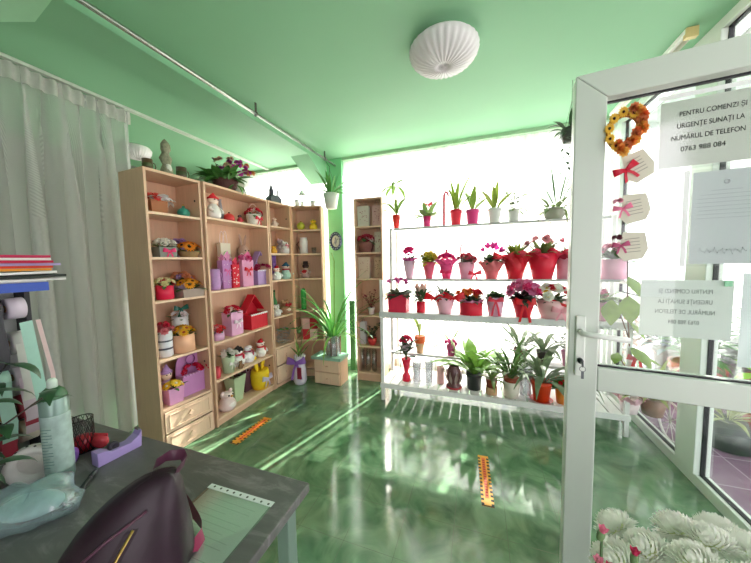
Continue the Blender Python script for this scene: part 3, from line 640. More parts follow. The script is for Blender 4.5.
def figurine(label, at, h, bodyc, name='figurine', cat='figurine', headc=None, hat=None, ears=None, scarf=None, nose=None, arms=True, belly=None, wide=1.0, bowc=None, base=None, holds=None):
    loc, rz = at; t = thing(name, label, cat, loc, rz); w = h*.24*wide; z0 = 0
    if base: MB().lathe([(w*1.1, 0), (w*1.15, h*.03), (w*1.05, h*.06)], 18).build('base', C(base), t); z0 = h*.05
    b = MB().lathe([(w*.8, z0), (w*1.05, h*.12), (w*1.1, h*.24), (w*.95, h*.4), (w*.7, h*.5), (w*.5, h*.55), (w*.42, h*.6)], 16)
    if arms:
        for sg in (-1, 1): b.tube([(sg*w*.7, -w*.1, h*.46), (sg*w*1.15, -w*.5, h*.34), (sg*w*.8, -w*1.0, h*.27)], [w*.28, w*.26, w*.24], 8)
    if not headc: b.ball((0, 0, h*.7), (w*.82, w*.78, h*.15), 14, 8)
    b.build('body', C(bodyc, .6, .08, 40), t)
    if headc: MB().ball((0, 0, h*.7), (w*.82, w*.78, h*.15), 14, 8).build('head', C(headc, .6, .05), t)
    b = MB()
    for sg in (-1, 1): b.ball((sg*w*.3, -w*.7, h*.73), w*.11, 8, 5)
    b.build('eyes', C('#1c1512', .3), t)
    if nose: MB().ball((0, -w*.82, h*.68), (w*.16, w*.2, w*.13), 8, 5).build('nose', C(nose), t)
    if hat == 'santa' or hat and hat.startswith('cone'):
        hc = '#cf2033' if hat == 'santa' else hat[4:]
        MB().tube([(0, 0, h*.78), (w*.1, 0, h*.9), (w*.35, 0, h*.98), (w*.6, 0, h*.95)] if hat == 'santa' else [(0, 0, h*.76), (0, 0, h*.9), (w*.1, 0, h*1.0)], [w*.75, w*.5, w*.22, w*.1] if hat == 'santa' else [w*.85, w*.4, w*.05], 14).build('hat', C(hc, .8), t)
        MB().ring((0, 0, h*.79), w*.72, w*.14, 18, 6).build('hat_brim', C('#f4f0ec' if hat == 'santa' else hc, .9), t)
    elif hat: MB().lathe([(w*1.1, h*.82), (w*1.1, h*.835), (w*.62, h*.84), (w*.58, h*.98), (.001, h*.985)], 16).build('hat', C(hat, .7), t)
    if ears:
        for sg in (-1, 1):
            if ears[0] == 'long': MB().ball((sg*w*.4, 0, h*.93), (w*.2, w*.13, h*.15), 10, 7, Matrix.Rotation(sg*.25, 3, 'Y')).build('ear', C(ears[1], .7), t)
            else: MB().ball((sg*w*.62, 0, h*.82), (w*.3, w*.16, w*.3), 10, 6).build('ear', C(ears[1], .7), t)
    if scarf: MB().ring((0, 0, h*.57), w*.62, w*.17, 18, 6).box(w*.1, w*.42, -w*.98, -w*.85, h*.34, h*.57).build('scarf', C(scarf, .8), t)
    if belly: MB().ball((0, -w*.55, h*.26), (w*.7, w*.62, h*.17), 12, 7).build('belly', C(belly, .7), t)
    if bowc: bow(t, (0, -w*.85, h*.56), w*.8, bowc)
    if holds: heads(t, 'rose', holds, 3, (0, -w*1.1, h*.3), w*.5, w*.4)
    return t
def mug(label, at, w, h, hexc, name='mug', cat='mug', band=None, side=1, fl=None):
    loc, rz = at; t = thing(name, label, cat, loc, rz)
    MB().lathe([(w*.44, 0), (w*.5, h*.08), (w*.5, h), (w*.45, h), (w*.44, h*.12), (.001, h*.1)], 20).build('body', C(hexc, .3, .15, 40), t)
    MB().tube([(side*w*.48, 0, h*.82), (side*w*.75, 0, h*.78), (side*w*.84, 0, h*.5), (side*w*.7, 0, h*.22), (side*w*.48, 0, h*.2)], w*.06, 8).build('handle', C(hexc, .3, .15, 40), t)
    if band: MB().lathe([(w*.508, h*.35), (w*.512, h*.4), (w*.512, h*.6), (w*.508, h*.65)], 20).build('band', C(band, .4), t)
    if fl: heads(t, fl[0], fl[1], fl[2], (0, 0, h), w*.4, fl[3])
    return t
def S(key, k, px, pw, ph, v=.1):
    """where a thing stands on a bookcase shelf, and its width and height in metres from its extent in the photo"""
    at = spot(key, k, px, v); m_ = depth(at[0]); return at, pw*m_, ph*m_

GROW[:] = [1.2, 1.3, 1.1, 1.35]
# --- bookcase a (nearest the curtain)
at, w, h = S('a', 'top', 148, 9, 12, .1); mug('brown glazed mug on the bookcase top, next to the curtain', at, w, h, '#5b4632', band='#4d5a33')
at, w, h = S('a', 'top', 182, 9, 12, .1); mug('brown glazed mug on the bookcase top, beside the flower basket', at, w, h, '#5a4a38', band='#46542f')
at, w, h = S('a', 'top', 167, 10, 36, .1); t = thing('stone_sculpture', 'tall mottled stone sculpture of stacked blocks between the two brown mugs', 'sculpture', *at)
MB().lathe([(w*.45, 0), (w*.55, h*.08), (w*.5, h*.2), (w*.36, h*.3), (w*.44, h*.38), (w*.52, h*.48), (w*.35, h*.58), (w*.3, h*.64), (w*.42, h*.72), (w*.4, h*.85), (w*.18, h*.95), (.001, h)], 14, wob=lambda r, z, a, i: (r*(1+.12*math.sin(3*a+i*1.1)), z)).build('stone_body', C('#8d8e74', .8, .45, 60, bump=.6), t)
MB().ball((0, -w*.35, h*.2), (w*.3, w*.22, h*.12), 10, 6).build('pale_patch', C('#d5d3c8', .8), t)
at, w, h = S('a', 0, 157, 14, 13, .1); t = giftbag('small wooden box with white lace and a red bow, on the top shelf', at, w*1.1, h, w*.8, '#b57a55', 'wooden_box', 'gift box', None)
foliage(t, (w*.2, -w*.1, h*.95), 10, w*.8, w*.5, '#f3eef2', (.1, 1.0), 1.6, w*.3, 3, 'lace_cloth'); heads(t, 'carnation', '#e4574f', 3, (-w*.2, -w*.1, h*1.05), w*.25, w*.3)
at, w, h = S('a', 0, 184, 11, 11, .12); t = thing('teal_ornament', 'round teal bauble with a small neck on the top shelf', 'ornament', *at)
MB().lathe([(w*.2, 0), (w*.45, h*.2), (w*.52, h*.45), (w*.4, h*.75), (w*.12, h*.9), (w*.12, h*1.05), (.001, h*1.06)], 20).build('bauble', C('#3f9a86', .3, .15), t)
MB().ring((0, 0, h*1.1), w*.08, w*.03, 12, 5, Matrix.Rotation(PI/2, 3, 'X')).build('loop', C('#c2a24a', .3, metal=.7), t)
at, w, h = S('a', 1, 165, 17, 10, .08); flowerbox('grey box of white roses with a large hot pink bow, second shelf', at, w, h, 'box', '#8a8f86', 'rose', '#f0ebe2', 9, w*.22, bowc='#ea2f74')
at, w, h = S('a', 1, 181, 12, 19, .17); flowerbox('lilac flower box standing behind the orange gerberas, second shelf', at, w, h*.6, 'box', '#b59ac9', 'carnation', '#b48cc4', 6, w*.3)
at, w, h = S('a', 1, 189, 19, 6, .07); flowerbox('basket of orange gerberas with dark centres, second shelf', at, w, h, 'basket', '#9a7b52', 'daisy', '#f0932c', 9, w*.25, h2='#2a1a12')
at, w, h = S('a', 2, 165.5, 15, 14, .08); flowerbox('red tub of cream and red roses, third shelf', at, w, h, 'cyl', '#e0244c', 'rose', '#e8e3b0', 8, w*.22, taper=1.1, more=[('rose', '#d3203f', 4, w*.2)])
at, w, h = S('a', 2, 183, 18, 20, .17); flowerbox('lilac and peach flower box at the back of the third shelf', at, w, h*.7, 'box', '#b7a3c4', 'carnation', '#e59a72', 6, w*.24, more=[('rose', '#b79ad0', 4, w*.2)])
at, w, h = S('a', 2, 189, 22, 8, .07); flowerbox('grey box of orange and yellow gerberas, third shelf', at, w, h, 'box', '#a08d84', 'daisy', '#f2a52f', 9, w*.2, h2='#5a2f16')
at, w, h = S('a', 3, 166, 13, 26, .08); t = flowerbox('tall white cup topped with pink flowers, fourth shelf', at, w, h, 'cyl', '#dfe1e8', 'carnation', '#e58a94', 8, w*.28, taper=1.1)
MB().lathe([(w*.5, h*.3), (w*.51, h*.34), (w*.5, h*.37)], 20).lathe([(w*.5, h*.6), (w*.51, h*.63), (w*.5, h*.66)], 20).build('painted_bands', C('#55586a', .5), t); heads(t, 'carnation', '#d7324f', 3, (0, 0, h*1.15), w*.25, w*.25)
at, w, h = S('a', 3, 184, 20, 21, .08); flowerbox('peach hat box with yellow and orange flowers, fourth shelf', at, w, h*.85, 'cyl', '#e9b18f', 'daisy', '#edb52d', 9, w*.2, taper=1.15, h2='#b5451e')
at, w, h = S('a', 3, 182, 14, 36, .18); t = flowerbox('white cup with a green bow standing behind the peach hat box', at, w, h*.9, 'cyl', '#e9e7ea', 'rose', '#f2eef0', 4, w*.25, taper=1.1); bow(t, (0, -w*.2, h*1.1), w*.5, '#1f6b5c')
at, w, h = S('a', 4, 194, 26, 44, .11); housebox('purple arched gift box with a row of crimson roses, on the drawer top', at, w, h, w*.42, '#c184bd', '#d3a3d3', ('#d81e4a', 6, w*.13), heart=True)
at, w, h = S('a', 4, 174, 15, 16, .07); flowerbox('pink paper box of yellow flowers on the drawer top', at, w, h, 'box', '#d79ac8', 'daisy', '#f0c93c', 7, w*.24, h2='#e8e2c0', taper=.85)
at, w, h = S('a', 4, 168, 10, 36, .16); figurine('lilac ribbon doll behind the pink flower box', at, h, '#c3a6d6', 'ribbon_doll', 'doll', headc='#e9cdb8', hat='cone#b894cf', wide=.7)
# --- bookcase b (widest)
at, w, h = S('b', 'top', 226, 30, 11, .12); t = thing('flower_basket', 'wide brown basket of mixed purple and green flowers on the bookcase top', 'flower arrangement', *at)
w *= .8
MB().lathe([(w*.3, 0), (w*.42, h*.4), (w*.5, h), (w*.44, h), (.001, h*.8)], 40, wob=lambda r, z, a, i: (r*(1+.02*math.sin(20*a+i*PI)), z)).build('basket', C('#5d3a34', .7, .3, 60, bump=.4), t)
foliage(t, (-w*.25, -w*.05, h*.85), 44, w*.7, w*.24, '#4d7d3a', (.0, 1.25), .9, w*.4, 4)
for i, (fc, n, dx, r) in enumerate((('#c04aa8', 11, .15, .1), ('#d88a5c', 7, .35, .11), ('#c9a98c', 8, -.15, .1), ('#b04f7f', 6, .1, .09))): heads(t, 'carnation', fc, n, (w*(dx*1.5+.12), -w*.2, h*1.3), w*.5, w*r*1.15, flat=1.2, seed=i*3)
sprigs(t, (-w*.1, 0, h), 5, w*1.15, '#5a4a58', w*.1, w*.08, (.8, 1.35), 6, 'dried_sprigs', sr=.0022); foliage(t, (w*.1, -w*.4, h*.6), 7, w*.55, w*.12, '#6d9a55', (-.4, .2), 1.4, w*.1, 9, 'trailing_leaves')
at, w, h = S('b', 0, 214, 11, 26, .08); figurine('white gnome with a tall red hat, on the top shelf', at, h, '#e9e4de', 'gnome_figurine', hat='cone#d6303c', headc='#ead2c2')
at, w, h = S('b', 0, 221, 6, 22, .15); t = thing('grey_vase', 'slim grey vase behind the red-hatted gnome', 'vase', *at); MB().lathe([(w*.3, 0), (w*.5, h*.3), (w*.3, h*.7), (w*.2, h*.9), (w*.28, h), (w*.2, h), (.001, h*.9)], 18).build('vase_body', C('#8d8f98', .4), t)
at, w, h = S('b', 0, 229.5, 10, 8, .08); t = thing('red_dome_box', 'small red dome shaped box with a knob, on the top shelf', 'box', *at); MB().lathe([(w*.5, 0), (w*.5, h*.5), (w*.42, h*.8), (w*.2, h), (.001, h*1.03)], 18).build('dome', C('#cf3434', .4), t); MB().ball((0, 0, h*1.08), h*.12, 8, 5).build('knob', C('#5a2020'), t)
at, w, h = S('b', 0, 240, 6, 10, .08); figurine('tiny red doll on the top shelf beside the red dome box', at, h, '#c33a46', 'doll_figurine', headc='#6a4a48')
at, w, h = S('b', 0, 254, 14, 11, .1); t = flowerbox('white basket with red roses and a looped handle, top shelf', at, w, h, 'basket', '#eee6dc', 'rose', '#d0263c', 7, w*.2, bowc='#d42a40', more=[('rose', '#f0e2da', 4, w*.2)])
MB().tube([(w*.48*math.cos(a), 0, h+w*.75*math.sin(a)) for a in [PI*i/10 for i in range(11)]], .003, 6).build('handle', C('#e9ded4'), t)
at, w, h = S('b', 1, 215, 11, 21, .07); mug('tall lilac mug with a round handle, second shelf', at, w, h, '#b98cc4', fl=None)
at, w, h = S('b', 1, 226, 12, 28, .1); giftbag('lilac gift bag with pale handles and tissue, second shelf', at, w, h, w*.55, '#c88cc8', dots='#e8cbe4', tissue='#ea9aca', bowc='#e06aa8')
at, w, h = S('b', 1, 226, 12, 44, .19); t = giftbag('pale bag with a green wreath motif at the back of the second shelf', at, w, h, w*.4, '#e4dccb'); MB().ring((0, -w*.23, h*.75), w*.22, w*.05, 18, 6, Matrix.Rotation(PI/2, 3, 'X')).build('wreath_motif', C('#9ec08a'), t)
at, w, h = S('b', 1, 234.5, 9, 23, .08); giftbag('narrow red gift box with white snowflake dots, second shelf', at, w, h, w*.7, '#d7263d', 'gift_box', 'gift box', None, dots='#ffffff', tissue='#e84a6a')
at, w, h = S('b', 1, 246, 15, 26, .08); giftbag('pink gift bag with a red bow and roses, second shelf', at, w, h, w*.5, '#e8a6ca', bowc='#dd2238', tissue='#ee7ab0', flowers=('rose', '#e04a8c', 4, .03))
at, w, h = S('b', 1, 245, 10, 47, .19); t = figurine('brown twig rabbit standing at the back of the second shelf', at, h, '#b29182', 'twig_rabbit', ears=('long', '#b29182'), wide=.6)
at, w, h = S('b', 1, 261, 19, 31, .1); housebox('lilac little house box with roses in front, second shelf', at, w, h, w*.6, '#a98bc0', '#f0e4ee', ('#b8325c', 5, w*.15))
at, w, h = S('b', 2, 218, 12, 17, .08); t = flowerbox('red and white rose ball in a small lilac cup, third shelf', at, w, h*.5, 'cyl', '#d6a8cc', 'rose', '#e04a4f', 8, w*.25, taper=1.1, more=[('rose', '#f4e9e6', 5, w*.22)])
at, w, h = S('b', 2, 233.5, 15, 23, .1); flowerbox('pale pink paper box of red and white flowers with leaves, third shelf', at, w, h, 'box', '#dda5c9', 'rose', '#d6304c', 5, w*.18, taper=.95, more=[('daisy', '#f5f0ea', 4, w*.16)], bowc='#efe3ea')
at, w, h = S('b', 2, 255, 21, 31, .11); housebox('red house shaped gift box with white trim, third shelf', at, w*1.1, h, w*.7, '#c9182f')
at, w, h = S('b', 3, 217.5, 6, 11, .06); mug('little red cup near the upright, on the fourth shelf', at, w, h, '#cf4452', 'cup', 'cup')
at, w, h = S('b', 3, 229, 13, 17, .07); t = flowerbox('flared celadon cup with a white and red ribbon, fourth shelf', at, w, h, 'cone', '#b9c9a8', 'carnation', '#efe9e4', 6, w*.24, taper=.9, bowc='#e9e6e2')
at, w, h = S('b', 3, 238.5, 14, 20, .12); figurine('black and white panda plush with a red scarf, fourth shelf', at, h, '#f0efee', 'plush_panda', 'plush toy', ears=('round', '#1d1b1d'), scarf='#d0304c', wide=1.25, hat='cone#2a2428')
at, w, h = S('b', 3, 249, 10, 19, .1); figurine('small snowman with a brown scarf, fourth shelf', at, h, '#eceaee', 'snowman', nose='#d9792e', scarf='#a24a5c', wide=1.1)
at, w, h = S('b', 3, 241, 6, 9, .03); figurine('tiny brown bear in front of the panda plush', at, h, '#8a6a4a', 'bear_figurine', ears=('round', '#8a6a4a'))
at, w, h = S('b', 3, 261, 11, 17, .1); figurine('small santa figure in a red hat, fourth shelf', at, h, '#f0ece8', 'santa_figurine', hat='santa', headc='#eed3c4', scarf='#cf2a3a', wide=1.15)
at, w, h = S('b', 4, 227.5, 13, 21, .07); figurine('round pink and white owl jar on the lowest shelf', at, h, '#e9d2cf', 'owl_jar', 'jar', nose='#e09a4a', ears=('round', '#e9d2cf'), wide=1.55, arms=False, belly='#f6eae6')
at, w, h = S('b', 4, 236, 14, 25, .13); t = thing('flared_pot', 'tall pale green flared planter on the lowest shelf', 'planter', *at); sqpot(t, w*1.1, w, h, '#b3c8a0', 'planter_body', .62); foliage(t, (0, 0, h*.85), 9, h*.3, w*.2, '#5a4038', (.4, 1.2), .5, w*.2, 2, 'dried_leaves')
at, w, h = S('b', 4, 247, 9, 20, .18); giftbag('dark brown gift bag at the back of the lowest shelf', at, w, h, w*.6, '#6b4450')
at, w, h = S('b', 4, 260.5, 17, 34, .09); t = thing('rabbit_basket', 'bright yellow rabbit eared basket with a lilac bow, lowest shelf', 'basket', *at)
MB().lathe([(w*.4, 0), (w*.5, h*.15), (w*.52, h*.4), (w*.48, h*.55), (w*.44, h*.55), (.001, h*.5)], 22).build('basket_body', C('#ecc81f', .6, .12, 50), t)
for sg in (-1, 1): MB().ball((sg*w*.3, 0, h*.78), (w*.15, w*.09, h*.3), 12, 8, Matrix.Rotation(sg*.2, 3, 'Y')).build('ear', C('#f0cd22', .6, .1), t)
bow(t, (0, -w*.52, h*.3), w*.4, '#c9c2e0'); 
# --- bookcase c
at, w, h = S('c', 'top', 274, 12, 10, .1); t = thing('sewing_machine_figure', 'dark grey miniature tower house with a chimney on the bookcase top', 'figurine', *at); t.name = 'tower_figurine'
MB().box(-w*.6, w*.6, -w*.3, w*.3, 0, h*.5).prism([(-w*.6, h*.5), (w*.6, h*.5), (w*.3, h*.8), (-w*.3, h*.8)], -w*.3, w*.3).build('base_house', C('#5d6069', .7, .2, 50), t)
MB().lathe([(w*.22, h*.5), (w*.18, h*1.2), (w*.2, h*1.25), (w*.1, h*1.6), (.001, h*2.0)], 14, (-w*.25, 0, 0)).build('tower', C('#4c4f59', .7, .2, 50), t); MB().tube([(w*.4, 0, h*.7), (w*.42, 0, h*1.5)], w*.07, 8).build('chimney', C('#6a6d75', .7), t)
at, w, h = S('c', 0, 274.5, 6, 11, .08); figurine('tiny cream angel alone on the top shelf', at, h, '#d9c4b4', 'angel_figurine', headc='#e0c4b0', wide=1.1)
at, w, h = S('c', 1, 274, 6, 9, .06); figurine('small yellow chick figure, second shelf', at, h, '#e3ab3f', 'chick_figurine', nose='#d9702a', arms=False, wide=1.4)
at, w, h = S('c', 1, 281, 8, 17, .15); figurine('lilac and grey mouse figure at the back of the second shelf', at, h, '#b5a2a8', 'mouse_figurine', ears=('round', '#c8aab4'), wide=1.1)
at, w, h = S('c', 1, 285.5, 8, 14, .07); figurine('white bear figure with a pink bow, second shelf', at, h, '#e9e6e6', 'bear_figurine', ears=('round', '#e9e6e6'), bowc='#e08a9c', wide=1.2)
at, w, h = S('c', 2, 273.5, 5, 24, .15); giftbag('tall purple gift box by the upright, third shelf', at, w, h, w*.8, '#7c5aa6', 'gift_box', 'gift box', None)
at, w, h = S('c', 2, 277, 7, 14, .06); figurine('white santa doll with a red hat, third shelf', at, h, '#e7ece8', 'santa_figurine', hat='santa', headc='#eed3c4', wide=1.2)
at, w, h = S('c', 2, 286.5, 9, 17, .08); figurine('mint green elf doll with a dark blue hat, third shelf', at, h, '#b5dcd2', 'elf_figurine', hat='cone#2f5c74', headc='#e4c8ba', scarf='#c23848', wide=1.2)
at, w, h = S('c', 3, 275, 5, 24, .15); t = thing('green_bottle', 'small green bottle behind the white bear, fourth shelf', 'bottle', *at); MB().lathe([(w*.5, 0), (w*.5, h*.55), (w*.2, h*.75), (w*.2, h*.95), (.001, h*.96)], 16).build('bottle_body', C('#3f8a4c', .3), t); MB().lathe([(w*.24, h*.95), (w*.24, h*1.03), (.001, h*1.03)], 12).build('cap', C('#24552f'), t)
at, w, h = S('c', 3, 277, 7, 13, .06); figurine('small white bear on the fourth shelf, beside the brown plush', at, h, '#dedad8', 'bear_figurine', ears=('round', '#d0cac8'), wide=1.2)
at, w, h = S('c', 3, 285.5, 12, 15, .09); figurine('brown and cream teddy bear with a red bow, fourth shelf', at, h, '#b98a6a', 'teddy_bear', 'plush toy', ears=('round', '#b98a6a'), bowc='#c9303c', belly='#e9d9c6', wide=1.5)
at, w, h = S('c', 4, 284, 17, 9, .1); t = thing('twig_nest', 'silvery grey twig nest draped with a green leaf, on the drawer top', 'nest', *at); q = random.Random(4); b = MB()
for i in range(46):
    a = q.uniform(0, 6.3); rr = w*.42*q.uniform(.75, 1.1); z = h*q.uniform(.06, 1.5); b.tube([(rr*math.cos(a+k*.35), rr*.8*math.sin(a+k*.35), max(.004, z+q.uniform(-.1, .1)*h)) for k in range(5)], .0032, 4)
b.build('twigs', C('#a7a9a6', .7, .3), t); foliage(t, (w*.15, -w*.1, h*1.3), 4, w*.7, w*.3, '#4fa04f', (.2, .7), 1.2, w*.1, 2, 'leaf_cover')
# --- bookcase d
at, w, h = S('d', 'top', 297, 4, 7, .08); t = thing('candle', 'short white pillar candle on the corner bookcase top, beside the lantern', 'candle', *at); MB().lathe([(w*.5, 0), (w*.5, h), (w*.4, h), (.001, h*.92)], 16).build('wax', C('#e6e2e2', .5, trans=.3), t); MB().tube([(0, 0, h*.9), (0, 0, h*1.12)], .001, 5).build('wick', C('#3a3a3a'), t)
at, w, h = S('d', 'top', 302.5, 7, 19, .1); t = thing('lantern', 'small white metal lantern on the corner bookcase top', 'lantern', *at)
b = MB().box(-w*.4, w*.4, -w*.4, w*.4, 0, h*.06).box(-w*.4, w*.4, -w*.4, w*.4, h*.6, h*.65)
for x in (-.36, .36):
    for y in (-.36, .36): b.box(w*x-.003, w*x+.003, w*y-.003, w*y+.003, h*.06, h*.6)
b.lathe([(w*.5, h*.65), (w*.15, h*.85), (.001, h*.88)], 4).build('lantern_frame', C('#d9dcd6', .4), t); MB().ring((0, 0, h*.93), h*.06, .002, 14, 5, Matrix.Rotation(PI/2, 3, 'X')).build('ring_handle', C('#c9ccc6'), t); MB().lathe([(w*.2, h*.06), (w*.2, h*.3), (.001, h*.31)], 14).build('candle', C('#f1eee4'), t)
at, w, h = S('d', 'top', 313, 5, 6, .1); t = thing('votive_cup', 'tiny white votive cup at the pillar end of the bookcase top', 'cup', *at); MB().lathe([(w*.35, 0), (w*.5, h), (w*.42, h), (.001, h*.3)], 16).build('cup_body', C('#e6e6e2', .4, trans=.3), t)
at, w, h = S('d', 0, 301, 8, 8, .08); t = thing('bauble', 'round yellow-green bauble on the top shelf of the corner bookcase', 'ornament', *at); MB().ball((0, 0, h*.5), h*.5, 16, 10).build('ball', C('#b6b63c', .3, .2), t); MB().lathe([(h*.12, h*.96), (h*.12, h*1.1), (.001, h*1.12)], 10).build('cap', C('#a98a2a', .3, metal=.7), t)
at, w, h = S('d', 0, 313.5, 9, 12, .08); figurine('yellow duckling figure on the top shelf of the corner bookcase', at, h, '#e8c62f', 'duck_figurine', nose='#e08a20', wide=1.3, arms=False)
at, w, h = S('d', 1, 304, 8, 16, .1); t = thing('pitcher', 'white cylindrical pitcher with a brown handle side, second shelf of the corner bookcase', 'pitcher', *at); MB().lathe([(w*.5, 0), (w*.5, h*.8), (w*.4, h*.92), (w*.45, h), (w*.38, h), (.001, h*.85)], 18).build('pitcher_body', C('#e6e0dc', .4), t); MB().tube([(-w*.48, 0, h*.8), (-w*.85, 0, h*.6), (-w*.48, 0, h*.25)], w*.09, 7).build('handle', C('#8a6a58'), t)
at, w, h = S('d', 1, 314, 5, 6, .08); t = thing('shot_glass', 'tiny clear glass cup on the second shelf of the corner bookcase', 'glass', *at); MB().lathe([(w*.35, 0), (w*.5, h), (w*.44, h), (w*.3, h*.1), (.001, h*.1)], 16).build('glass_body', thin('clear_cup', (.9, .93, .95), 1, .12), t)
at, w, h = S('d', 2, 306, 9, 17, .1); figurine('dark doll holding red flowers, third shelf of the corner bookcase', at, h, '#b89a90', 'doll_figurine', headc='#4a3430', holds='#d8303c', hat='#3d2a2c')
at, w, h = S('d', 3, 304, 5, 21, .1); t = thing('cactus_candle', 'tall green ribbed candle alone on the fourth shelf of the corner bookcase', 'candle', *at); MB().lathe([(w*.48, 0), (w*.5, h*.1), (w*.5, h*.85), (w*.35, h*.97), (.001, h)], 40, wob=lambda r, z, a, i: (r*(1+.05*math.sin(8*a)), z)).build('wax', C('#2f9a45', .5), t); MB().tube([(0, 0, h), (0, 0, h*1.06)], .0012, 5).build('wick', C('#2f2f2f'), t)
for i, (px, v, k, c_, lb) in enumerate(((307.5, .05, 0, '#cf2f3c', 'lower red gift box of the checkered stack'), (314.5, .05, 0, '#e9c4bc', 'lower pale pink gift box of the checkered stack'), (307.5, .05, 1, '#e7b8b0', 'upper pale pink gift box of the checkered stack'), (314.5, .05, 1, '#b81f30', 'upper dark red gift box of the checkered stack'))):
    (loc, rz), w, h = S('d', 4, px, 7, 10.5, v); s_ = w*.5
    t = thing('gift_box', lb+', fifth shelf', 'gift box', (loc[0], loc[1], loc[2]+k*h*1.002), rz, 'checkered gift boxes'); MB().box(-s_, s_, -s_, s_, 0, h*.8).build('box', C(c_, .5), t, .001); MB().box(-s_-.002, s_+.002, -s_-.002, s_+.002, h*.8, h).build('lid', C(c_, .5), t, .001)
# --- rack e
for i, (k, px, pw, ph, lb, c_, d_) in enumerate(((0, 364, 12, 20, 'white floral paper bag, top shelf of the slim rack', '#dcd6c8', '#b07a74'), (0, 377, 9, 20, 'pink floral paper bag, top shelf of the slim rack', '#dcb4ae', '#a8545c'), (1, 379, 8, 20, 'narrow cream paper bag, second shelf of the slim rack', '#d9ccb9', '#a04a50'), (2, 365, 12, 21, 'large cream paper bag with handles, third shelf of the slim rack', '#dfc9b6', '#c08a7c'), (2, 378.5, 8, 21, 'narrow tan paper bag, third shelf of the slim rack', '#cfae90', '#8f6a52'))):
    at, w, h = S('e', k, px, pw, ph, .08); giftbag(lb, at, w, h, w*.4, c_, 'paper_bag', 'paper bag', '#b8a08c', dots=d_, group='paper bags on the slim rack')
at, w, h = S('e', 1, 366, 16, 10, .08); flowerbox('dark red flower bowl on the second shelf of the slim rack', at, w, h, 'basket', '#7a4a44', 'rose', '#b3324a', 9, w*.2, more=[('carnation', '#efe4dc', 4, w*.15)])
at, w, h = S('e', 3, 371.5, 7, 7, .08); t = thing('potted_branch', 'white pot of dark red berry branches, fourth shelf of the slim rack', 'plant', *at); pot(t, 'pot', w, w*.75, h, '#ece6e2'); sprigs(t, (0, 0, h*.85), 8, h*2.6, '#a84a55', w*.35, w*.28, (.6, 1.3), 3, 'berry_branches', stem='#5a3a38')
at, w, h = S('e', 4, 372.5, 9, 7, .08); t = thing('potted_branch', 'red pot of leafy dark branches, fifth shelf of the slim rack', 'plant', *at); pot(t, 'bowl', w, w*.7, h, '#c9403c'); sprigs(t, (0, 0, h*.85), 9, h*2.6, '#5f5a4a', w*.4, w*.24, (.6, 1.4), 5, 'branches')
at, w, h = S('e', 4, 362, 10, 22, .1); t = giftbag('grey-white paper bag beside the red pot, fifth shelf of the slim rack', at, w, h, w*.5, '#d3d0d2', 'paper_bag', 'paper bag', '#8a7a7c')
for i, px in enumerate((362.5, 368.5, 374.5)):
    at, w, h = S('e', 5, px, 5, 21, .09); t = thing('glass_cylinder', ('clear glass cylinder on the bottom shelf of the slim rack, beside the upright', 'middle clear glass cylinder on the bottom shelf of the slim rack', 'clear glass cylinder on the bottom shelf of the slim rack, nearest the plant stand')[i], 'vase', *at, group='glass cylinders on the slim rack')
    MB().lathe([(w*.5, 0), (w*.5, h), (w*.44, h), (w*.43, h*.04), (.001, h*.04)], 18).build('glass_body', CACHE[('thin', 'clear_cup')], t)
GROW[:] = [1.5, 1.6, 1.25, 1.35]
# ------------------------------------------------------ plants on the stand
def potplant(label, at, kind, w, b_, h, hexc, cat='potted plant', name='potted_plant', group=None, saucer=None, trans=0):
    t = thing(name, label, cat, at[0], at[1], group); z = 0
    if saucer:
        MB().lathe([(w*.42, 0), (w*.55, .012), (w*.53, .012), (w*.4, .004), (.001, .004)], 20).build('saucer', C(saucer, .4), t); z = .005
    p = pot(t, kind, w, b_, h, hexc, trans=trans); p.location.z = z; return t
def Q(k, px, pw, ph, dy=0):
    at = R_(k, px, dy); m_ = depth(at[0])*(1.1 if k in 'MF' else 1.0); return at, pw*m_, ph*m_, m_
# top shelf
at, w, h, m_ = Q('T', 396.5, 9, 14); t = potplant('red cone pot with a tall drooping orchid at the end of the top shelf', at, 'cone', w, w*.5, h, '#d8302a', name='potted_orchid')
b = MB(); b.tube([(0, 0, h*.9), (.01, 0, h*2.2), (0, 0, h*3.1), (-.04, 0, h*3.4)], .006, 6); b.build('flower_stalk', C('#77804a'), t); foliage(t, (0, 0, h*1.05), 8, h*1.2, w*.28, '#64853a', (.5, 1.3), 1.0, .01, 2); foliage(t, (-.01, 0, h*3.1), 7, h*.9, w*.3, '#6f8f3c', (-.4, .7), 1.2, .02, 6, 'top_leaves')
at, w, h, m_ = Q('T', 427, 8, 11); t = potplant('small hot pink pot of grey-green leaves with a red bow pick, top shelf', at, 'cone', w, w*.75, h, '#d8387c'); foliage(t, (0, 0, h*.9), 14, h*1.2, w*.5, '#7e9a5a', (.3, 1.2), .8, .015, 4); bow(t, (.01, -.01, h*2.0), h*.45, '#e05060', tails=.4); strand(t, [(.01, 0, h), (.012, -.005, h*1.5), (.012, -.01, h*2)], .0016, '#c03a48', 'pick')
at, w, h, m_ = Q('T', 444, 5, 34, -.05); t = thing('hooked_stake', 'red ribbon-wrapped hooked stake leaning up beside the red pot, top shelf', 'decoration', *at)
MB().lathe([(.02, 0), (.02, .008), (.008, .012), (.001, .012)], 14).build('stake_foot', C('#e9b7c0', .3), t); MB().tube([(0, 0, .01), (0, 0, h*.7), (.002, 0, h*.9), (.014, 0, h*.99), (.03, 0, h*.97), (.045, 0, h*.86)], .013, 8).build('stake', C('#e0566c', .5, .3, 60), t)
at, w, h, m_ = Q('T', 456, 12, 16, .02); t = potplant('bright red pot of upright yellow-green leaves, top shelf', at, 'pot', w, w*.7, h, '#dd2f45'); foliage(t, (0, 0, h*.9), 12, h*1.6, w*.2, '#7f9c3a', (.9, 1.5), .5, .02, 5)
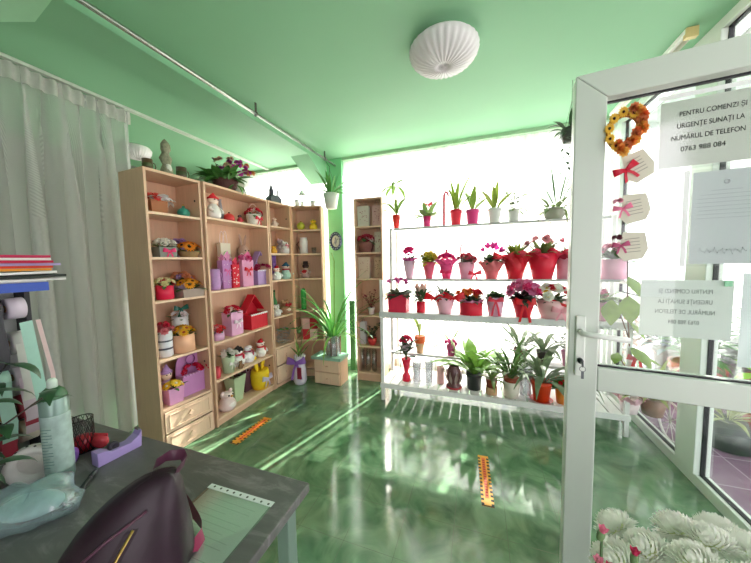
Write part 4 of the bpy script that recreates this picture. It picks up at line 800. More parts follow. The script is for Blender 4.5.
at, w, h, m_ = Q('T', 472.5, 13, 15); t = potplant('magenta pot with one tall bare orchid spike, top shelf', at, 'pot', w, w*.75, h, '#dd3f86', name='potted_orchid'); foliage(t, (0, 0, h*.9), 5, h*1.3, w*.28, '#7a983e', (.8, 1.45), .5, .015, 3); strand(t, [(0, 0, h*.9), (.01, 0, h*1.8), (.035, 0, h*2.5), (.045, 0, h*3.0)], .005, '#6a6d46', 'flower_spike')
at, w, h, m_ = Q('T', 494.5, 13, 15); t = potplant('white pot of pale upright leaves, top shelf', at, 'pot', w, w*.72, h, '#dcdcda'); foliage(t, (0, 0, h*.9), 9, h*1.3, w*.27, '#8c9f48', (.6, 1.45), .7, .02, 7)
at, w, h, m_ = Q('T', 513.5, 11, 13); t = potplant('small grey-white pot of sparse thin branches, top shelf', at, 'pot', w, w*.75, h, '#cfd0ce'); sprigs(t, (0, 0, h*.85), 7, h*1.8, '#7c8a66', w*.3, w*.18, (.7, 1.45), 3); foliage(t, (0, 0, h*.9), 6, h*.8, w*.2, '#6f7f58', (.1, .8), 1, .02, 8, 'low_leaves')
at, w, h, m_ = Q('T', 554, 20, 12); t = potplant('wide grey bowl of spiky and trailing succulents by the door end of the top shelf', at, 'bowl', w, w*.65, h, '#a9a99c'); foliage(t, (0, 0, h*.85), 22, h*1.2, w*.13, '#7d8f60', (.1, 1.1), .8, w*.35, 9); foliage(t, (.02, 0, h*.9), 7, h*2.6, w*.07, '#4f6a4c', (.7, 1.5), .1, .02, 2, 'spiky_leaves'); foliage(t, (w*.1, -w*.45, h*.8), 6, h*1.7, w*.07, '#7c8a5e', (-.6, .1), 1.5, .02, 3, 'trailing_leaves')
GROW[:] = [1.2, 1.05, 2.6, 1.45]
# middle row on the step
at, w, h, m_ = Q('M', 409.5, 11, 16); t = potplant('pale lilac cone vase with a magenta flower, on the step shelf', at, 'cone', w, w*.55, h, '#e0b7cf', 'flower arrangement', 'flower_cone'); wrap(t, w*.3, w*.6, h*.25, '#d04a9a', h*.9); foliage(t, (0, 0, h), 8, h*.5, w*.3, '#6d7f5a', (.3, 1), .6, .01, 2); heads(t, 'rose', '#dd2f7c', 3, (0, 0, h*1.3), w*.25, w*.32, flat=1.6); strand(t, [(.0, 0, h*1.3), (0, 0, h*2.2)], .002, '#c94a6a', 'pick')
at, w, h, m_ = Q('M', 429, 12, 15); t = potplant('pink striped cone of yellow-green foliage, on the step shelf', at, 'cone', w, w*.5, h, '#d95a78', 'flower arrangement', 'flower_cone'); foliage(t, (0, 0, h*.9), 20, h*.75, w*.4, '#b5b545', (.1, 1.3), .7, .015, 6); heads(t, 'carnation', '#d9c04c', 6, (0, 0, h*1.15), w*.45, w*.22)
at, w, h, m_ = Q('M', 446.5, 13, 14); t = potplant('magenta wrapped cone with a pink bow and roses, on the step shelf', at, 'cone', w, w*.55, h, '#e04a86', 'flower arrangement', 'flower_cone'); wrap(t, w*.4, w*.75, h*.5, '#ea5a9c', h*.75); heads(t, 'rose', '#d92f80', 7, (0, 0, h*1.15), w*.4, w*.25); bow(t, (0, -w*.5, h*.4), w*.4, '#e6366e'); heads(t, 'bud', '#d8406c', 1, (0, 0, h*1.75), .001, w*.2)
at, w, h, m_ = Q('M', 466.5, 15, 15); t = potplant('pink bag of grey-red foliage with two crossed red sticks, on the step shelf', at, 'cone', w, w*.7, h, '#e9a0bb', 'flower arrangement', 'flower_cone'); foliage(t, (0, 0, h*.9), 18, h*.6, w*.25, '#8a7a6a', (.1, 1.2), .6, .02, 4); heads(t, 'carnation', '#c9485c', 6, (0, 0, h*1.0), w*.4, w*.2); strand(t, [(-w*.3, 0, h), (-w*.35, 0, h*1.9), (w*.05, 0, h*2.7)], .007, '#d8324a', 'red_stick'); bow(t, (w*.45, -w*.3, h*.3), w*.4, '#e0304c')
at, w, h, m_ = Q('M', 491.5, 17, 15); t = potplant('red and white patterned wrap with magenta cyclamen flowers, on the step shelf', at, 'cone', w, w*.55, h, '#e4737c', 'flower arrangement', 'wrapped_cyclamen'); wrap(t, w*.42, w*.62, h*.55, '#e9868c', h*.5); foliage(t, (0, 0, h), 16, h*.6, w*.32, '#5d7050', (.1, 1.1), .7, .025, 3); heads(t, 'cyclamen', '#d93a9a', 6, (0, 0, h*1.4), w*.35, w*.22, flat=1.0)
at, w, h, m_ = Q('M', 515, 23, 19); t = potplant('big frilled red wrap around yellow-green foliage, on the step shelf', at, 'cone', w*.9, w*.5, h, '#d9293a', 'flower arrangement', 'wrapped_plant'); wrap(t, w*.33, w*.46, h*.7, '#dd2c3e', h*.4, .3, 7); bow(t, (-w*.42, -w*.2, h*1.0), w*.42, '#e2303f', tails=.2); bow(t, (w*.42, -w*.2, h*1.05), w*.4, '#e2303f', tails=.2); foliage(t, (0, 0, h), 18, h*.75, w*.16, '#93a348', (.4, 1.35), .6, .025, 5)
at, w, h, m_ = Q('M', 542, 26, 23); t = potplant('largest red pot with wide red wings of wrapping paper, on the step shelf', at, 'cone', w, w*.6, h, '#d81f3c', 'flower arrangement', 'wrapped_plant'); wrap(t, w*.38, w*.5, h*.35, '#e2395a', h*.65, .28, 5); bow(t, (-w*.5, -w*.2, h*.98), w*.4, '#e22f4c', tails=.2); bow(t, (w*.5, -w*.2, h*.98), w*.4, '#e22f4c', tails=.2); foliage(t, (0, 0, h*.95), 20, h*.6, w*.16, '#86985a', (.3, 1.3), .6, .03, 2); heads(t, 'carnation', '#e59aa6', 5, (0, 0, h*1.2), w*.4, w*.12)
at, w, h, m_ = Q('M', 567, 17, 19); t = potplant('pink pot with a dark red frill, on the step shelf next to the door edge', at, 'cyl', w, w*.9, h, '#e9a0b8', 'flower arrangement', 'wrapped_plant'); wrap(t, w*.45, w*.62, h*.3, '#b01f3f', h*.85); foliage(t, (0, 0, h), 9, h*.6, w*.2, '#6d7f5a', (.5, 1.3), .5, .02, 7); heads(t, 'cyclamen', '#e58a9e', 3, (0, 0, h*1.6), w*.25, w*.2)
at, w, h, m_ = Q('M', 613, 20, 18); t = potplant('pink pot of pale blossoms on the step shelf, seen through the door glass', at, 'cyl', w, w*.85, h, '#e7a3bd', 'flower arrangement', 'wrapped_plant'); foliage(t, (0, 0, h), 12, h*.7, w*.25, '#6d8a55', (.2, 1.3), .6, .02, 8); heads(t, 'carnation', '#f0b9cc', 6, (0, 0, h*1.2), w*.4, w*.2)
# middle front row
at, w, h, m_ = Q('F', 399, 17, 16); t = thing('square_planter', 'square crimson planter of pink cyclamen at the end of the middle shelf', 'potted plant', *at); sqpot(t, w, w*.8, h, '#d32a4a', taper=.96); foliage(t, (0, 0, h*.9), 26, h*.55, w*.28, '#55604a', (.0, 1.0), .7, w*.35, 3); heads(t, 'cyclamen', '#c95a9c', 7, (0, 0, h*1.4), w*.45, w*.17, flat=.6)
at, w, h, m_ = Q('F', 421, 8, 10); t = potplant('small red pot of dark foliage with a peach veil, middle shelf', at, 'cyl', w, w*.9, h, '#d8263f'); foliage(t, (0, 0, h*.9), 20, h*1.3, w*.4, '#5c7a52', (.2, 1.4), .8, .015, 6, zs=.05); wrap(t, .02, .05, h*1.6, '#f0bfb4', h*.9, .3, 5, 'veil', paper('#f2c4ba'))
at, w, h, m_ = Q('F', 445, 18, 15); t = potplant('flared pink bag with two big red bows and dark leaves, middle shelf', at, 'cone', w, w*.62, h, '#e8b4c4'); foliage(t, (0, 0, h*.9), 24, h*.75, w*.2, '#4f5a48', (.2, 1.3), .7, .03, 9); bow(t, (-w*.45, -w*.35, h*.95), w*.5, '#e0222f', tails=.3); bow(t, (w*.45, -w*.35, h*1.0), w*.52, '#e0222f', tails=.3)
at, w, h, m_ = Q('F', 471, 20, 12); t = potplant('red tub of orange flowers and dark foliage, middle shelf', at, 'cyl', w, w*.92, h, '#d8213c', 'flower arrangement', 'flower_tub'); wrap(t, w*.45, w*.52, h*.3, '#e08ab0', h*.85); foliage(t, (0, 0, h*.95), 20, h*.9, w*.2, '#4d5f44', (.2, 1.2), .7, .03, 2); heads(t, 'carnation', '#e8793a', 7, (-w*.15, 0, h*1.2), w*.38, w*.16); heads(t, 'rose', '#d02a3c', 4, (w*.2, 0, h*1.4), w*.25, w*.14)
at, w, h, m_ = Q('F', 495, 16, 17); t = potplant('tall pale pink cone tied with red ribbon, middle shelf', at, 'cone', w, w*.7, h, '#dcb0c8'); foliage(t, (0, 0, h*.95), 18, h*.5, w*.34, '#5d7a4f', (.1, 1.1), .7, .025, 4); bow(t, (0, -w*.5, h*.85), w*.38, '#e04058', tails=2.0)
at, w, h, m_ = Q('F', 523, 21, 17); t = potplant('crimson cone heaped with large lilac-pink flowers and a red bow, middle shelf', at, 'cone', w, w*.55, h, '#d8203f', 'flower arrangement', 'flower_cone'); foliage(t, (0, 0, h*.95), 26, h*.75, w*.22, '#3f4a3f', (-.1, .9), .7, .03, 5); heads(t, 'carnation', '#ea93c0', 13, (0, 0, h*1.1), w*.5, w*.2, flat=.9); heads(t, 'rose', '#e0407f', 6, (0, -w*.3, h*1.2), w*.45, w*.15); bow(t, (0, -w*.5, h*.8), w*.4, '#e0242f', tails=1.8)
at, w, h, m_ = Q('F', 553, 27, 17); t = potplant('pale pink basket bowl of white flowers with red ribbon sashes, middle shelf', at, 'bowl', w, w*.7, h, '#efc4c9', 'flower arrangement', 'flower_bowl'); foliage(t, (0, 0, h*.9), 16, h*.6, w*.16, '#5a6f4f', (.1, 1), .7, .04, 6); heads(t, 'mum', '#f4efe9', 8, (0, 0, h*1.0), w*.48, w*.14); heads(t, 'rose', '#d42b3f', 5, (0, -w*.1, h*1.1), w*.4, w*.1, seed=2)
MB().tube([(w*.48*math.cos(a), 0, h*.9+w*.6*math.sin(a)) for a in [PI*i/12 for i in range(13)]], .004, 6).build('handle', C('#f4d4d6'), t); bow(t, (w*.12, -w*.5, h*.5), w*.28, '#f2b0bc'); MB().strip([(-w*.5, -w*.1, h*1.35), (-w*.1, -w*.45, h*1.0), (w*.3, -w*.5, h*.75)], (.0, .0, .012)).build('sash', ribbon('#d8242f'), t)
at, w, h, m_ = Q('F', 600, 18, 17); t = potplant('pink pot with trailing leaves on the middle shelf, seen through the door glass', at, 'cone', w, w*.7, h, '#dd9ab6'); foliage(t, (0, 0, h*.95), 16, h*.9, w*.25, '#6d8f4a', (0, 1.2), .9, .025, 4); heads(t, 'carnation', '#e27a9c', 4, (0, 0, h*1.2), w*.35, w*.16)
GROW[:] = [1.5, 1.5, 1.25, 1.35]
# bottom step row
at, w, h, m_ = Q('S', 420, 10, 17); t = potplant('tan pot with an orange rim and a few long leaves, low step shelf', at, 'cone', w, w*.6, h*.62, '#cfa67c'); p_ = MB().lathe([(w*.47, h*.6), (w*.54, h*.64), (w*.54, h), (w*.46, h), (.001, h*.9)], 20).build('orange_collar', C('#d8622a'), t); foliage(t, (0, 0, h*.95), 7, h*1.5, w*.22, '#93a956', (.6, 1.5), 1.6, .01, 3)
at, w, h, m_ = Q('S', 451, 10, 13); t = potplant('small pot of magenta orchids with long thin leaves, low step shelf', at, 'cone', w, w*.6, h*.8, '#c94f8a', name='potted_orchid'); heads(t, 'carnation', '#d13f8c', 7, (0, 0, h*.8), w*.45, w*.26); foliage(t, (0, 0, h*.8), 10, h*1.7, w*.15, '#7d8f55', (.2, 1.4), 1.2, .01, 6)
for px, lb, hx in ((543, 'dark pot of arching strap leaves on the low step shelf, behind the orange-red pot', '#4a3f3c'), (520, 'brown pot of narrow upright leaves on the low step shelf, behind the glass vase', '#6a4438')):
    at, w, h, m_ = Q('S', px, 13, 12, .04); t = potplant(lb, at, 'cone', w, w*.7, h, hx); foliage(t, (0, 0, h*.9), 13, h*2.3, w*.22, '#6c7f62', (.6, 1.4), 1.3, .02, int(px))
at, w, h, m_ = Q('S', 568, 13, 15); t = potplant('pink pot of dark twigs on the low step shelf, at the door edge', at, 'cone', w, w*.7, h, '#d98ab0'); sprigs(t, (0, 0, h*.8), 8, h*1.6, '#4f5a4c', w*.3, w*.16, (.5, 1.4), 6)
# bottom front row
at, w, h, m_ = Q('B', 406.5, 10, 46); t = thing('flower_column', 'tall slim arrangement of red and white flowers on a pinched red foot, lowest shelf', 'flower arrangement', *at)
MB().lathe([(w*.42, 0), (w*.4, h*.1), (w*.2, h*.18), (w*.28, h*.3), (w*.5, h*.48), (.001, h*.46)], 18).build('foot_vase', C('#d81f40', .35), t); strand(t, [(-w*.6, .01, 0), (-w*.6, .01, h)], .004, '#9aa58a', 'support_stake'); strand(t, [(0, 0, h*.4), (0, 0, h*.85)], .012, '#5a6a4a', 'stem', 8); foliage(t, (0, 0, h*.5), 14, h*.22, w*.4, '#4f5f4c', (.2, 1.4), .6, .01, 3, zs=h*.25); heads(t, 'rose', '#e4d6dc', 3, (0, -.01, h*.68), w*.3, w*.3, flat=1.4); heads(t, 'rose', '#d02f58', 5, (0, 0, h*.83), w*.35, w*.32, flat=1.2)
for px, pw, ph, lb in ((417, 9, 22, 'clear glass jar beside the slim red flower column, lowest shelf'), (429, 8, 24, 'slim clear glass vase between the column and the ornate bowl, lowest shelf'), (525, 13, 29, 'tall ribbed glass vase in front of the narrow-leaved plant, lowest shelf')):
    at, w, h, m_ = Q('B', px, pw, ph, -.03); t = thing('glass_vase', lb, 'vase', *at)
    MB().lathe([(w*.4, 0), (w*.42, h*.1), (w*.38, h*.3), (w*.5, h*.97), (w*.5, h), (w*.45, h), (w*.36, h*.3), (w*.38, h*.08), (.001, h*.06)], 36, wob=lambda r, z, a, i: (r*(1+.03*math.sin(12*a)), z)).build('glass_body', thin('vase_glass', (.88, .9, .92), .8, .12, .05, diffuse=(.75, .72, .75)), t)
at, w, h, m_ = Q('B', 440.5, 7, 17, .03); t = thing('pillar_candle', 'pale pink pillar candle behind the ornate bowl, lowest shelf', 'candle', *at); MB().lathe([(w*.5, 0), (w*.5, h), (w*.4, h), (.001, h*.95)], 18).build('wax', C('#e0b9b6', .5, trans=.2), t); MB().tube([(0, 0, h*.94), (0, 0, h*1.04)], .0015, 5).build('wick', C('#3a3030'), t)
at, w, h, m_ = Q('B', 454, 15, 23, -.02); t = thing('ornate_bowl', 'dark red glass bowl with leafy metal scrollwork, lowest shelf', 'vase', *at)
MB().lathe([(w*.45, 0), (w*.48, h*.1), (w*.35, h*.2), (w*.5, h*.5), (w*.42, h*.8), (w*.3, h*.92), (w*.36, h), (.001, h*.9)], 22).build('bowl_body', C('#6a4a48', .25, .3, 40), t); MB().lathe([(w*.5, 0), (w*.52, h*.06), (w*.36, h*.12)], 22).build('red_foot', C('#b03038', .3), t)
b = MB()
for i in range(10): a = 2*PI*i/10; b.leaf((w*.38*math.cos(a), w*.38*math.sin(a), h*.2), a, 1.1, h*.62, w*.2, -.4, 5)
b.build('metal_leaves', C('#b9a59c', .3, metal=.5), t)
at, w, h, m_ = Q('B', 474, 16, 17, 0); t = potplant('dark pot in a white saucer with broad mid-green upright leaves, lowest shelf', at, 'pot', w, w*.8, h, '#3a3f3c', saucer='#e9e9e6'); foliage(t, (0, 0, h*.9), 18, h*1.7, w*.42, '#6f9a40', (.6, 1.4), .9, .03, 4, peak=.6)
at, w, h, m_ = Q('G', 491.5, 11, 15); t = potplant('small two-tone terracotta pot with a low spiky plant, lowest shelf', at, 'cyl', w, w*.9, h*.5, '#c9a07a'); MB().lathe([(w*.42, h*.48), (w*.5, h*.9), (w*.5, h), (w*.42, h), (.001, h*.9)], 20).build('inner_pot', C('#9a4a38', .5), t); foliage(t, (0, 0, h*.95), 15, h*.95, w*.22, '#86a05c', (.2, 1.35), .9, .015, 5)
at, w, h, m_ = Q('G', 511, 16, 16); t = potplant('cream pot of dense narrow arching leaves, lowest shelf', at, 'cone', w, w*.85, h, '#e4ddcf'); MB().lathe([(w*.38, h*.85), (w*.44, h*1.25), (w*.38, h*1.25), (.001, h*1.15)], 20).build('inner_pot', C('#a04a34'), t); foliage(t, (0, 0, h*1.15), 30, h*2.1, w*.15, '#5d7f46', (.5, 1.5), .9, .03, 6)
at, w, h, m_ = Q('G', 541, 19, 20); t = potplant('orange-red pot on a red saucer with long grey-green strap leaves, lowest shelf', at, 'pot', w, w*.72, h, '#e2471f', saucer='#c93a22'); foliage(t, (0, 0, h*.9), 22, h*1.9, w*.22, '#6f8262', (.4, 1.4), 1.4, .03, 7)
at, w, h, m_ = Q('G', 562, 13, 15); t = potplant('orange pot of red-flowering kalanchoe, lowest shelf by the door edge', at, 'cone', w, w*.75, h, '#e58a35'); foliage(t, (0, 0, h*.9), 24, h*.7, w*.35, '#4f8a3a', (.1, 1.2), .6, .025, 5); heads(t, 'carnation', '#d8352c', 9, (0, 0, h*1.3), w*.5, w*.16)
at, w, h, m_ = Q('G', 629, 18, 15, -.01); t = potplant('white wrapped pot with a tall branching plant and red ribbon, behind the door glass', at, 'cone', w, w*.7, h, '#f0dfe2'); wrap(t, w*.45, w*.7, h*.5, '#efc0cc', h*.7)
b = MB(); b.tube([(0, 0, h*.9), (-.03, -.05, .45), (-.08, -.1, .85), (-.1, -.12, 1.22)], .006, 8); b.tube([(-.045, -.065, .6), (-.12, -.1, .8), (-.19, -.12, .92)], .004, 6); b.tube([(-.0, -.03, .3), (-.08, -.06, .42), (-.12, -.08, .5)], .004, 6); b.build('woody_stem', C('#7a5a48'), t)
b = MB()
for p_, a, e, l in (((-.1, -.12, 1.22), -2.4, .5, .1), ((-.1, -.12, 1.2), -1.0, .3, .11), ((-.09, -.12, 1.1), -1.2, -.8, .17), ((-.08, -.1, .95), -1.75, -.9, .22), ((-.19, -.12, .92), -1.9, -1.0, .2), ((-.19, -.12, .92), 3.0, .1, .11), ((-.03, -.05, .55), -1.1, -.5, .2), ((-.02, -.05, .5), -.5, -.2, .18), ((-.12, -.08, .5), -2.1, -.4, .12), ((-.06, -.08, .75), -.7, -.7, .16)): b.leaf(p_, a, e, l, l*.62, .35, 6)
b.build('foliage', leafm('#7f9f3c'), t); bow(t, (0, -w*.4, h*1.6), w*.5, '#e02a2a', tails=.1); MB().strip([(-.01, -.075, .46), (-.03, -.08, .36), (-.05, -.085, .22)], (.012, 0, 0)).strip([(.02, -.075, .46), (.035, -.08, .36), (.03, -.085, .26)], (.01, 0, 0)).build('ribbon_tail', ribbon('#e02a2a'), t); bow(t, (.0, -.075, .46), .06, '#e02a2a', tails=.2, name='ribbon_bow')
at, w, h, m_ = Q('G', 652, 22, 17); t = potplant('grey pot of spiky yellow-green leaves on the stand end, behind the reversed notice', at, 'cone', w, w*.7, h, '#9a7a68'); foliage(t, (0, 0, h*.9), 24, h*1.8, w*.13, '#9aa55c', (.3, 1.4), .9, .03, 8)

GROW[:] = [1, 1, 1, 1]
# ---------------------------------------------------- corner, wall, floor
t = thing('tall_plant', 'tall green plant with long arching leaves in a glass vase on the low chest', 'potted plant', (-1.60, 2.945, .335))
MB().lathe([(.07, 0), (.085, .02), (.085, .24), (.08, .24), (.078, .02), (.001, .015)], 24).build('vase', thin('vase_glass', (1, 1, 1), .8), t)
MB().lathe([(.06, .016), (.068, .04), (.068, .12), (.001, .13)], 20).build('pebbles', C('#b98a7c', .7, .5, 90, bump=.5), t)
b = MB()
for k in range(9): a = 2*PI*k/9; b.tube([(.088*math.cos(a), .088*math.sin(a), .01), (.09*math.cos(a), .09*math.sin(a), .23)], .005, 5)
b.build('painted_stripes', C('#7a5a3c', .5), t)
foliage(t, (0, 0, .12), 34, 1.05, .03, '#5aa04a', (.95, 1.52), 1.15, .03, 5, peak=.35, wall=1.75); foliage(t, (0, 0, .2), 18, .6, .026, '#86b95a', (.3, 1.2), 1.7, .03, 9, 'arching_leaves', peak=.35, wall=1.75); strand(t, [(.02, 0, .2), (.04, -.02, .7), (.06, -.03, 1.1), (.03, -.03, 1.2)], .006, '#76a84f', 'stalk')
t = thing('ribbon_vase', 'white vase tied with lilac ribbon holding two buds, on the floor by the corner', 'vase', (-1.975, 2.80, 0)); t.scale = (1.25, 1.25, 1.35)
MB().lathe([(.05, 0), (.062, .03), (.058, .12), (.045, .2), (.055, .25), (.048, .25), (.001, .2)], 22).build('vase_body', C('#dcd6e2', .4, .1), t); bow(t, (0, -.055, .2), .085, '#9a6cc0', -1.2, tails=1.6); MB().box(.01, .05, -.062, -.05, .06, .16).build('red_label', C('#8a2440', .5), t)
strand(t, [(-.01, 0, .2), (-.02, 0, .34), (-.045, 0, .44)], .004, '#6a8a4a'); strand(t, [(.01, 0, .2), (.02, 0, .34), (.04, 0, .42)], .004, '#6a8a4a'); heads(t, 'bud', '#5f7f4a', 2, (0, 0, .45), .045, .03, '#567a44'); foliage(t, (0, 0, .24), 5, .16, .03, '#6d8f4a', (.8, 1.4), .5, .01)
t = thing('wall_plate', 'oval decorative plate with a dark blue rim hung on the green pillar', 'wall plate', (-1.745, 3.369, 1.70), 0)
def oval(b): b.v = [(x, y, z*1.32) for x, y, z in b.v]; return b
oval(MB().ring((0, -.01, 0), .074, .017, 36, 8, Matrix.Rotation(PI/2, 3, 'X'))).build('rim', C('#3d4a66', .35, .4, 60), t)
oval(MB().lathe([(.001, -.001), (.07, -.001), (.07, .007), (.04, .011), (.001, .012)], 36, M=Matrix.Rotation(PI/2, 4, 'X'))).build('plate_centre', C('#c9d2c8', .4, .2, 40), t)
b = MB()
for k in range(16): a = PI/8*k; b.ball((.076*math.sin(a), -.026, .1*math.cos(a)), .005, 8, 5)
b.build('rim_dots', C('#dfe4e4'), t); b = MB()
b.ball((0, -.014, .035), (.012, .006, .014), 10, 6).ball((0, -.014, -.005), (.018, .006, .032), 12, 7).tube([(-.03, -.014, -.04), (-.014, -.016, -.01), (.016, -.016, .01), (.032, -.014, .03)], .005, 6).tube([(.0, -.014, -.03), (.006, -.014, -.06)], .006, 6); b.build('relief_motif', C('#8f98a2', .5), t)
t = thing('hanging_planter', 'white hanging pot of strappy leaves suspended from the ceiling pipe', 'hanging plant', (-1.655, 3.1, 2.07))
pot(t, 'cone', .19, .13, .175, '#dfe0d8'); foliage(t, (0, 0, .16), 18, .3, .035, '#4f8a42', (.1, 1.3), .9, .04, 3); foliage(t, (0, 0, .16), 4, .34, .04, '#5c9a48', (1.25, 1.5), .1, .02, 8, 'upright_leaves')
b = MB()
for k in range(3): a = 2*PI*k/3+.4; b.tube([(.088*math.cos(a), .088*math.sin(a), .17), (-.01, 0, .46)], .002, 5)
b.tube([(-.01, 0, .46), (-.02, .02, .5), (-.065, .02, .56), (-.07, .02, .6)], .003, 6); b.build('hanger', C('#4a5548', .5), t)
t = thing('hanging_vine', 'dark trailing plant hung from the ceiling near the door edge', 'hanging plant', (.66, 2.6, 2.3))
pot(t, 'bowl', .14, .1, .1, '#4a4f48'); foliage(t, (0, 0, .08), 20, .16, .035, '#3f5a3c', (.0, 1.2), 1.0, .04, 3)
b = MB(); q = random.Random(2)
for k in range(6):
    x, y = q.uniform(-.05, .05), -.05+q.uniform(-.03, .02)
    for j in range(9): b.leaf((x+q.uniform(-.015, .015), y, .05-j*.035), q.uniform(0, 6.3), .0, .05, .022, 1.0, 4)
b.build('trailing_leaves', leafm('#47604a'), t); b = MB()
for k in range(3): a = 2*PI*k/3; b.tube([(.068*math.cos(a), .068*math.sin(a), .095), (0, 0, .3), (0, 0, .45)], .0015, 5)
b.build('hanger', C('#5a5f58'), t)
def caution(label, loc, rz, L, w):
    t = thing('caution_strip', label, 'floor sticker', loc, rz)
    MB().box(-w/2, w/2, 0, L, .0002, .0012).build('yellow_strip', C('#f0a83a', .5, .05), t)
    b = MB(); n = int(L/.034)
    for i in range(n):
        y = .008+i*(L-.016)/n
        for x in (-w/2, w/2-w*.22): b.box(x, x+w*.22, y, y+.016, .0013, .0018)
    b.box(-w/2, w/2, .0, .008, .0013, .0018); b.build('black_blocks', C('#2c2a22', .6), t)
    MB().box(-w*.17, w*.17, L*.14, L*.95, .0013, .0018).build('orange_panel', C('#e8772c', .5, .05), t); b = MB()
    for i in range(15): b.box(-w*.1, w*.1, L*.17+i*L*.05, L*.17+i*L*.05+L*.028, .0019, .0022)
    b.build('red_marks', C('#b8322a', .6), t); return t
caution('yellow and black caution strip on the floor near the bookcases', (-1.82, 1.655, 0), .0, .40, .085)
caution('yellow and black caution strip in the middle of the open floor', (.068, 1.672, 0), .05, .45, .07)

# ---------------------------------------------------------- on the counter
TZ = .75
t = thing('document_sheet', 'printed sheet in a clear plastic sleeve lying at the table corner', 'document', (-.62, .53, TZ+.001), -.0)
b = MB(); P4 = [(-.155, .085), (.078, .09), (.108, -.075), (-.05, -.10)]
P4 = [(-.15, .083), (.083, .088), (.085, -.16), (-.135, -.165)]
def quad(b, P, z, s=1.0, dz=.0008):
    c = (sum(p[0] for p in P)/4, sum(p[1] for p in P)/4); q_ = [(c[0]+(p[0]-c[0])*s, c[1]+(p[1]-c[1])*s) for p in P]
    b.add([(*p, z) for p in q_]+[(*p, z+dz) for p in q_], [(3, 2, 1, 0), (4, 5, 6, 7)]+[(i, (i+1) % 4, (i+1) % 4+4, i+4) for i in range(4)], False)
quad(b, P4, 0, .94); b.build('paper_sheet', paper('#ccd6ce'), t)
b = MB(); quad(b, P4, .0012, 1.0, .0006); b.build('plastic_sleeve', thin('sleeve_plastic', (1, 1, 1), 1), t)
b = MB(); quad(b, [(-.15, .083), (.083, .088), (.083, .071), (-.15, .066)], .0022, 1, .0004); b.build('sleeve_edge', C('#e9eeee', .3, .02), t)
b = MB()
for i in range(9): x = -.13+i*.025; b.lathe([(.0035, .0028), (.0035, .0032)], 10, (x, .0765, 0))
b.build('punch_holes', C('#59605c'), t); b = MB()
for i in range(11): b.box(-.11, (.05, .045, -.02, .05, .048, .02, .05, .05, .0, .045, -.05)[i], .045-i*.016, .0465-i*.016, .0009, .0012)
b.build('printed_lines', C('#a5b0a9', .8), t)
t = thing('tape_dispenser', 'lilac desktop tape dispenser at the back of the table', 'tape dispenser', (-1.222, .545, TZ), math.radians(86)); t.scale = (.8, .85, .9)
b = MB(); b.prism([(0, 0), (.16, 0), (.165, .07), (.15, .05), (.12, .035), (.05, .037), (.03, .05), (.0, .055)], -.025, .025); b.build('body', C('#a994cf', .45, .04), t, .003); MB().lathe([(.019, -.009), (.019, .009), (.008, .009), (.008, -.009)], 20, M=Matrix.Translation((.065, 0, .045)) @ Matrix.Rotation(PI/2, 4, 'X')).build('tape_roll', C('#3a3540', .3), t); MB().box(.155, .163, -.014, .014, .068, .076).build('cutter', C('#6a6f74', .3, metal=.8), t)
t = thing('spray_can', 'tall pale green aerosol spray can standing on the table', 'spray can', (-1.272, .482, TZ)); t.scale = (.88, .88, 1.05)
MB().lathe([(.036, 0), (.038, .006), (.038, .25), (.034, .262)], 26).build('can_body', C('#8fa9a0', .3, .08, 20, metal=.3), t); MB().lathe([(.0385, .03), (.0388, .035), (.0388, .2), (.0385, .205)], 26).build('printed_label', C('#a9bfb9', .35, .3, 50), t); MB().lathe([(.037, .25), (.037, .258), (.03, .275), (.018, .285)], 24).build('green_shoulder', C('#3f6b48', .35), t); MB().lathe([(.014, .283), (.014, .305), (.009, .312), (.001, .312)], 16).build('nozzle', C('#cfe0d4', .4), t)
b = MB()
for i in range(14): b.box(-.016, .016*(1 if i % 3 else .2), -.0395, -.0385, .05+i*.009, .052+i*.009, Matrix.Rotation(.5, 4, 'Z'))
b.build('printed_lines', C('#6f8f86'), t)
t = thing('pencil_cup', 'black wire mesh cup with red sweets behind the spray can', 'cup', (-1.375, .585, TZ)); b = MB()
for i in range(16):
    a = 2*PI*i/16
    for s_ in (-1, 1): b.tube([(.033*math.cos(a+s_*k*.16), .033*math.sin(a+s_*k*.16), .002+k*.017) for k in range(8)], .0011, 4)
b.ring((0, 0, .122), .033, .002, 20, 5).ring((0, 0, .003), .033, .002, 20, 5); b.build('wire_mesh', C('#1d1a1c', .4), t); MB().lathe([(.03, .002), (.031, .05), (.02, .056), (.001, .057)], 18).build('red_liner', C('#b02234', .3, .3, 60), t)
t = thing('snack_bag', 'small red and white foil packet beside the mesh cup', 'packet', (-1.33, .615, TZ), .3); MB().ball((0, 0, .026), (.03, .018, .026), 14, 8).box(-.03, .03, -.002, .002, .046, .056).build('foil', C('#c8404a', .25, .4, 40), t)
t = thing('marker_pen', 'black marker pen lying on the table', 'pen', (-1.145, .485, TZ+.0075), 2.3); M_ = Matrix.Rotation(PI/2, 4, 'Y'); MB().lathe([(.004, -.05), (.007, -.046), (.007, .02), (.0075, .022)], 12, M=M_).build('barrel', C('#1b1b1e', .3), t); MB().lathe([(.0075, .022), (.0075, .055), (.004, .06)], 12, M=M_).build('cap', C('#2a2a30', .3), t)
t = thing('scissors', 'small dark scissors near the marker pen', 'scissors', (-1.105, .43, TZ+.003), 1.9); b = MB().prism([(0, 0), (.06, .004), (.0, .008)], -.001, .001, Matrix.Rotation(-PI/2, 4, 'X') @ Matrix.Translation((0, 0, 0))); b.build('blades', C('#4f5356', .3, metal=.8), t); MB().ring((-.018, .012, 0), .012, .003, 16, 5).ring((-.018, -.012, 0), .012, .003, 16, 5).build('handles', C('#17171a', .4), t)
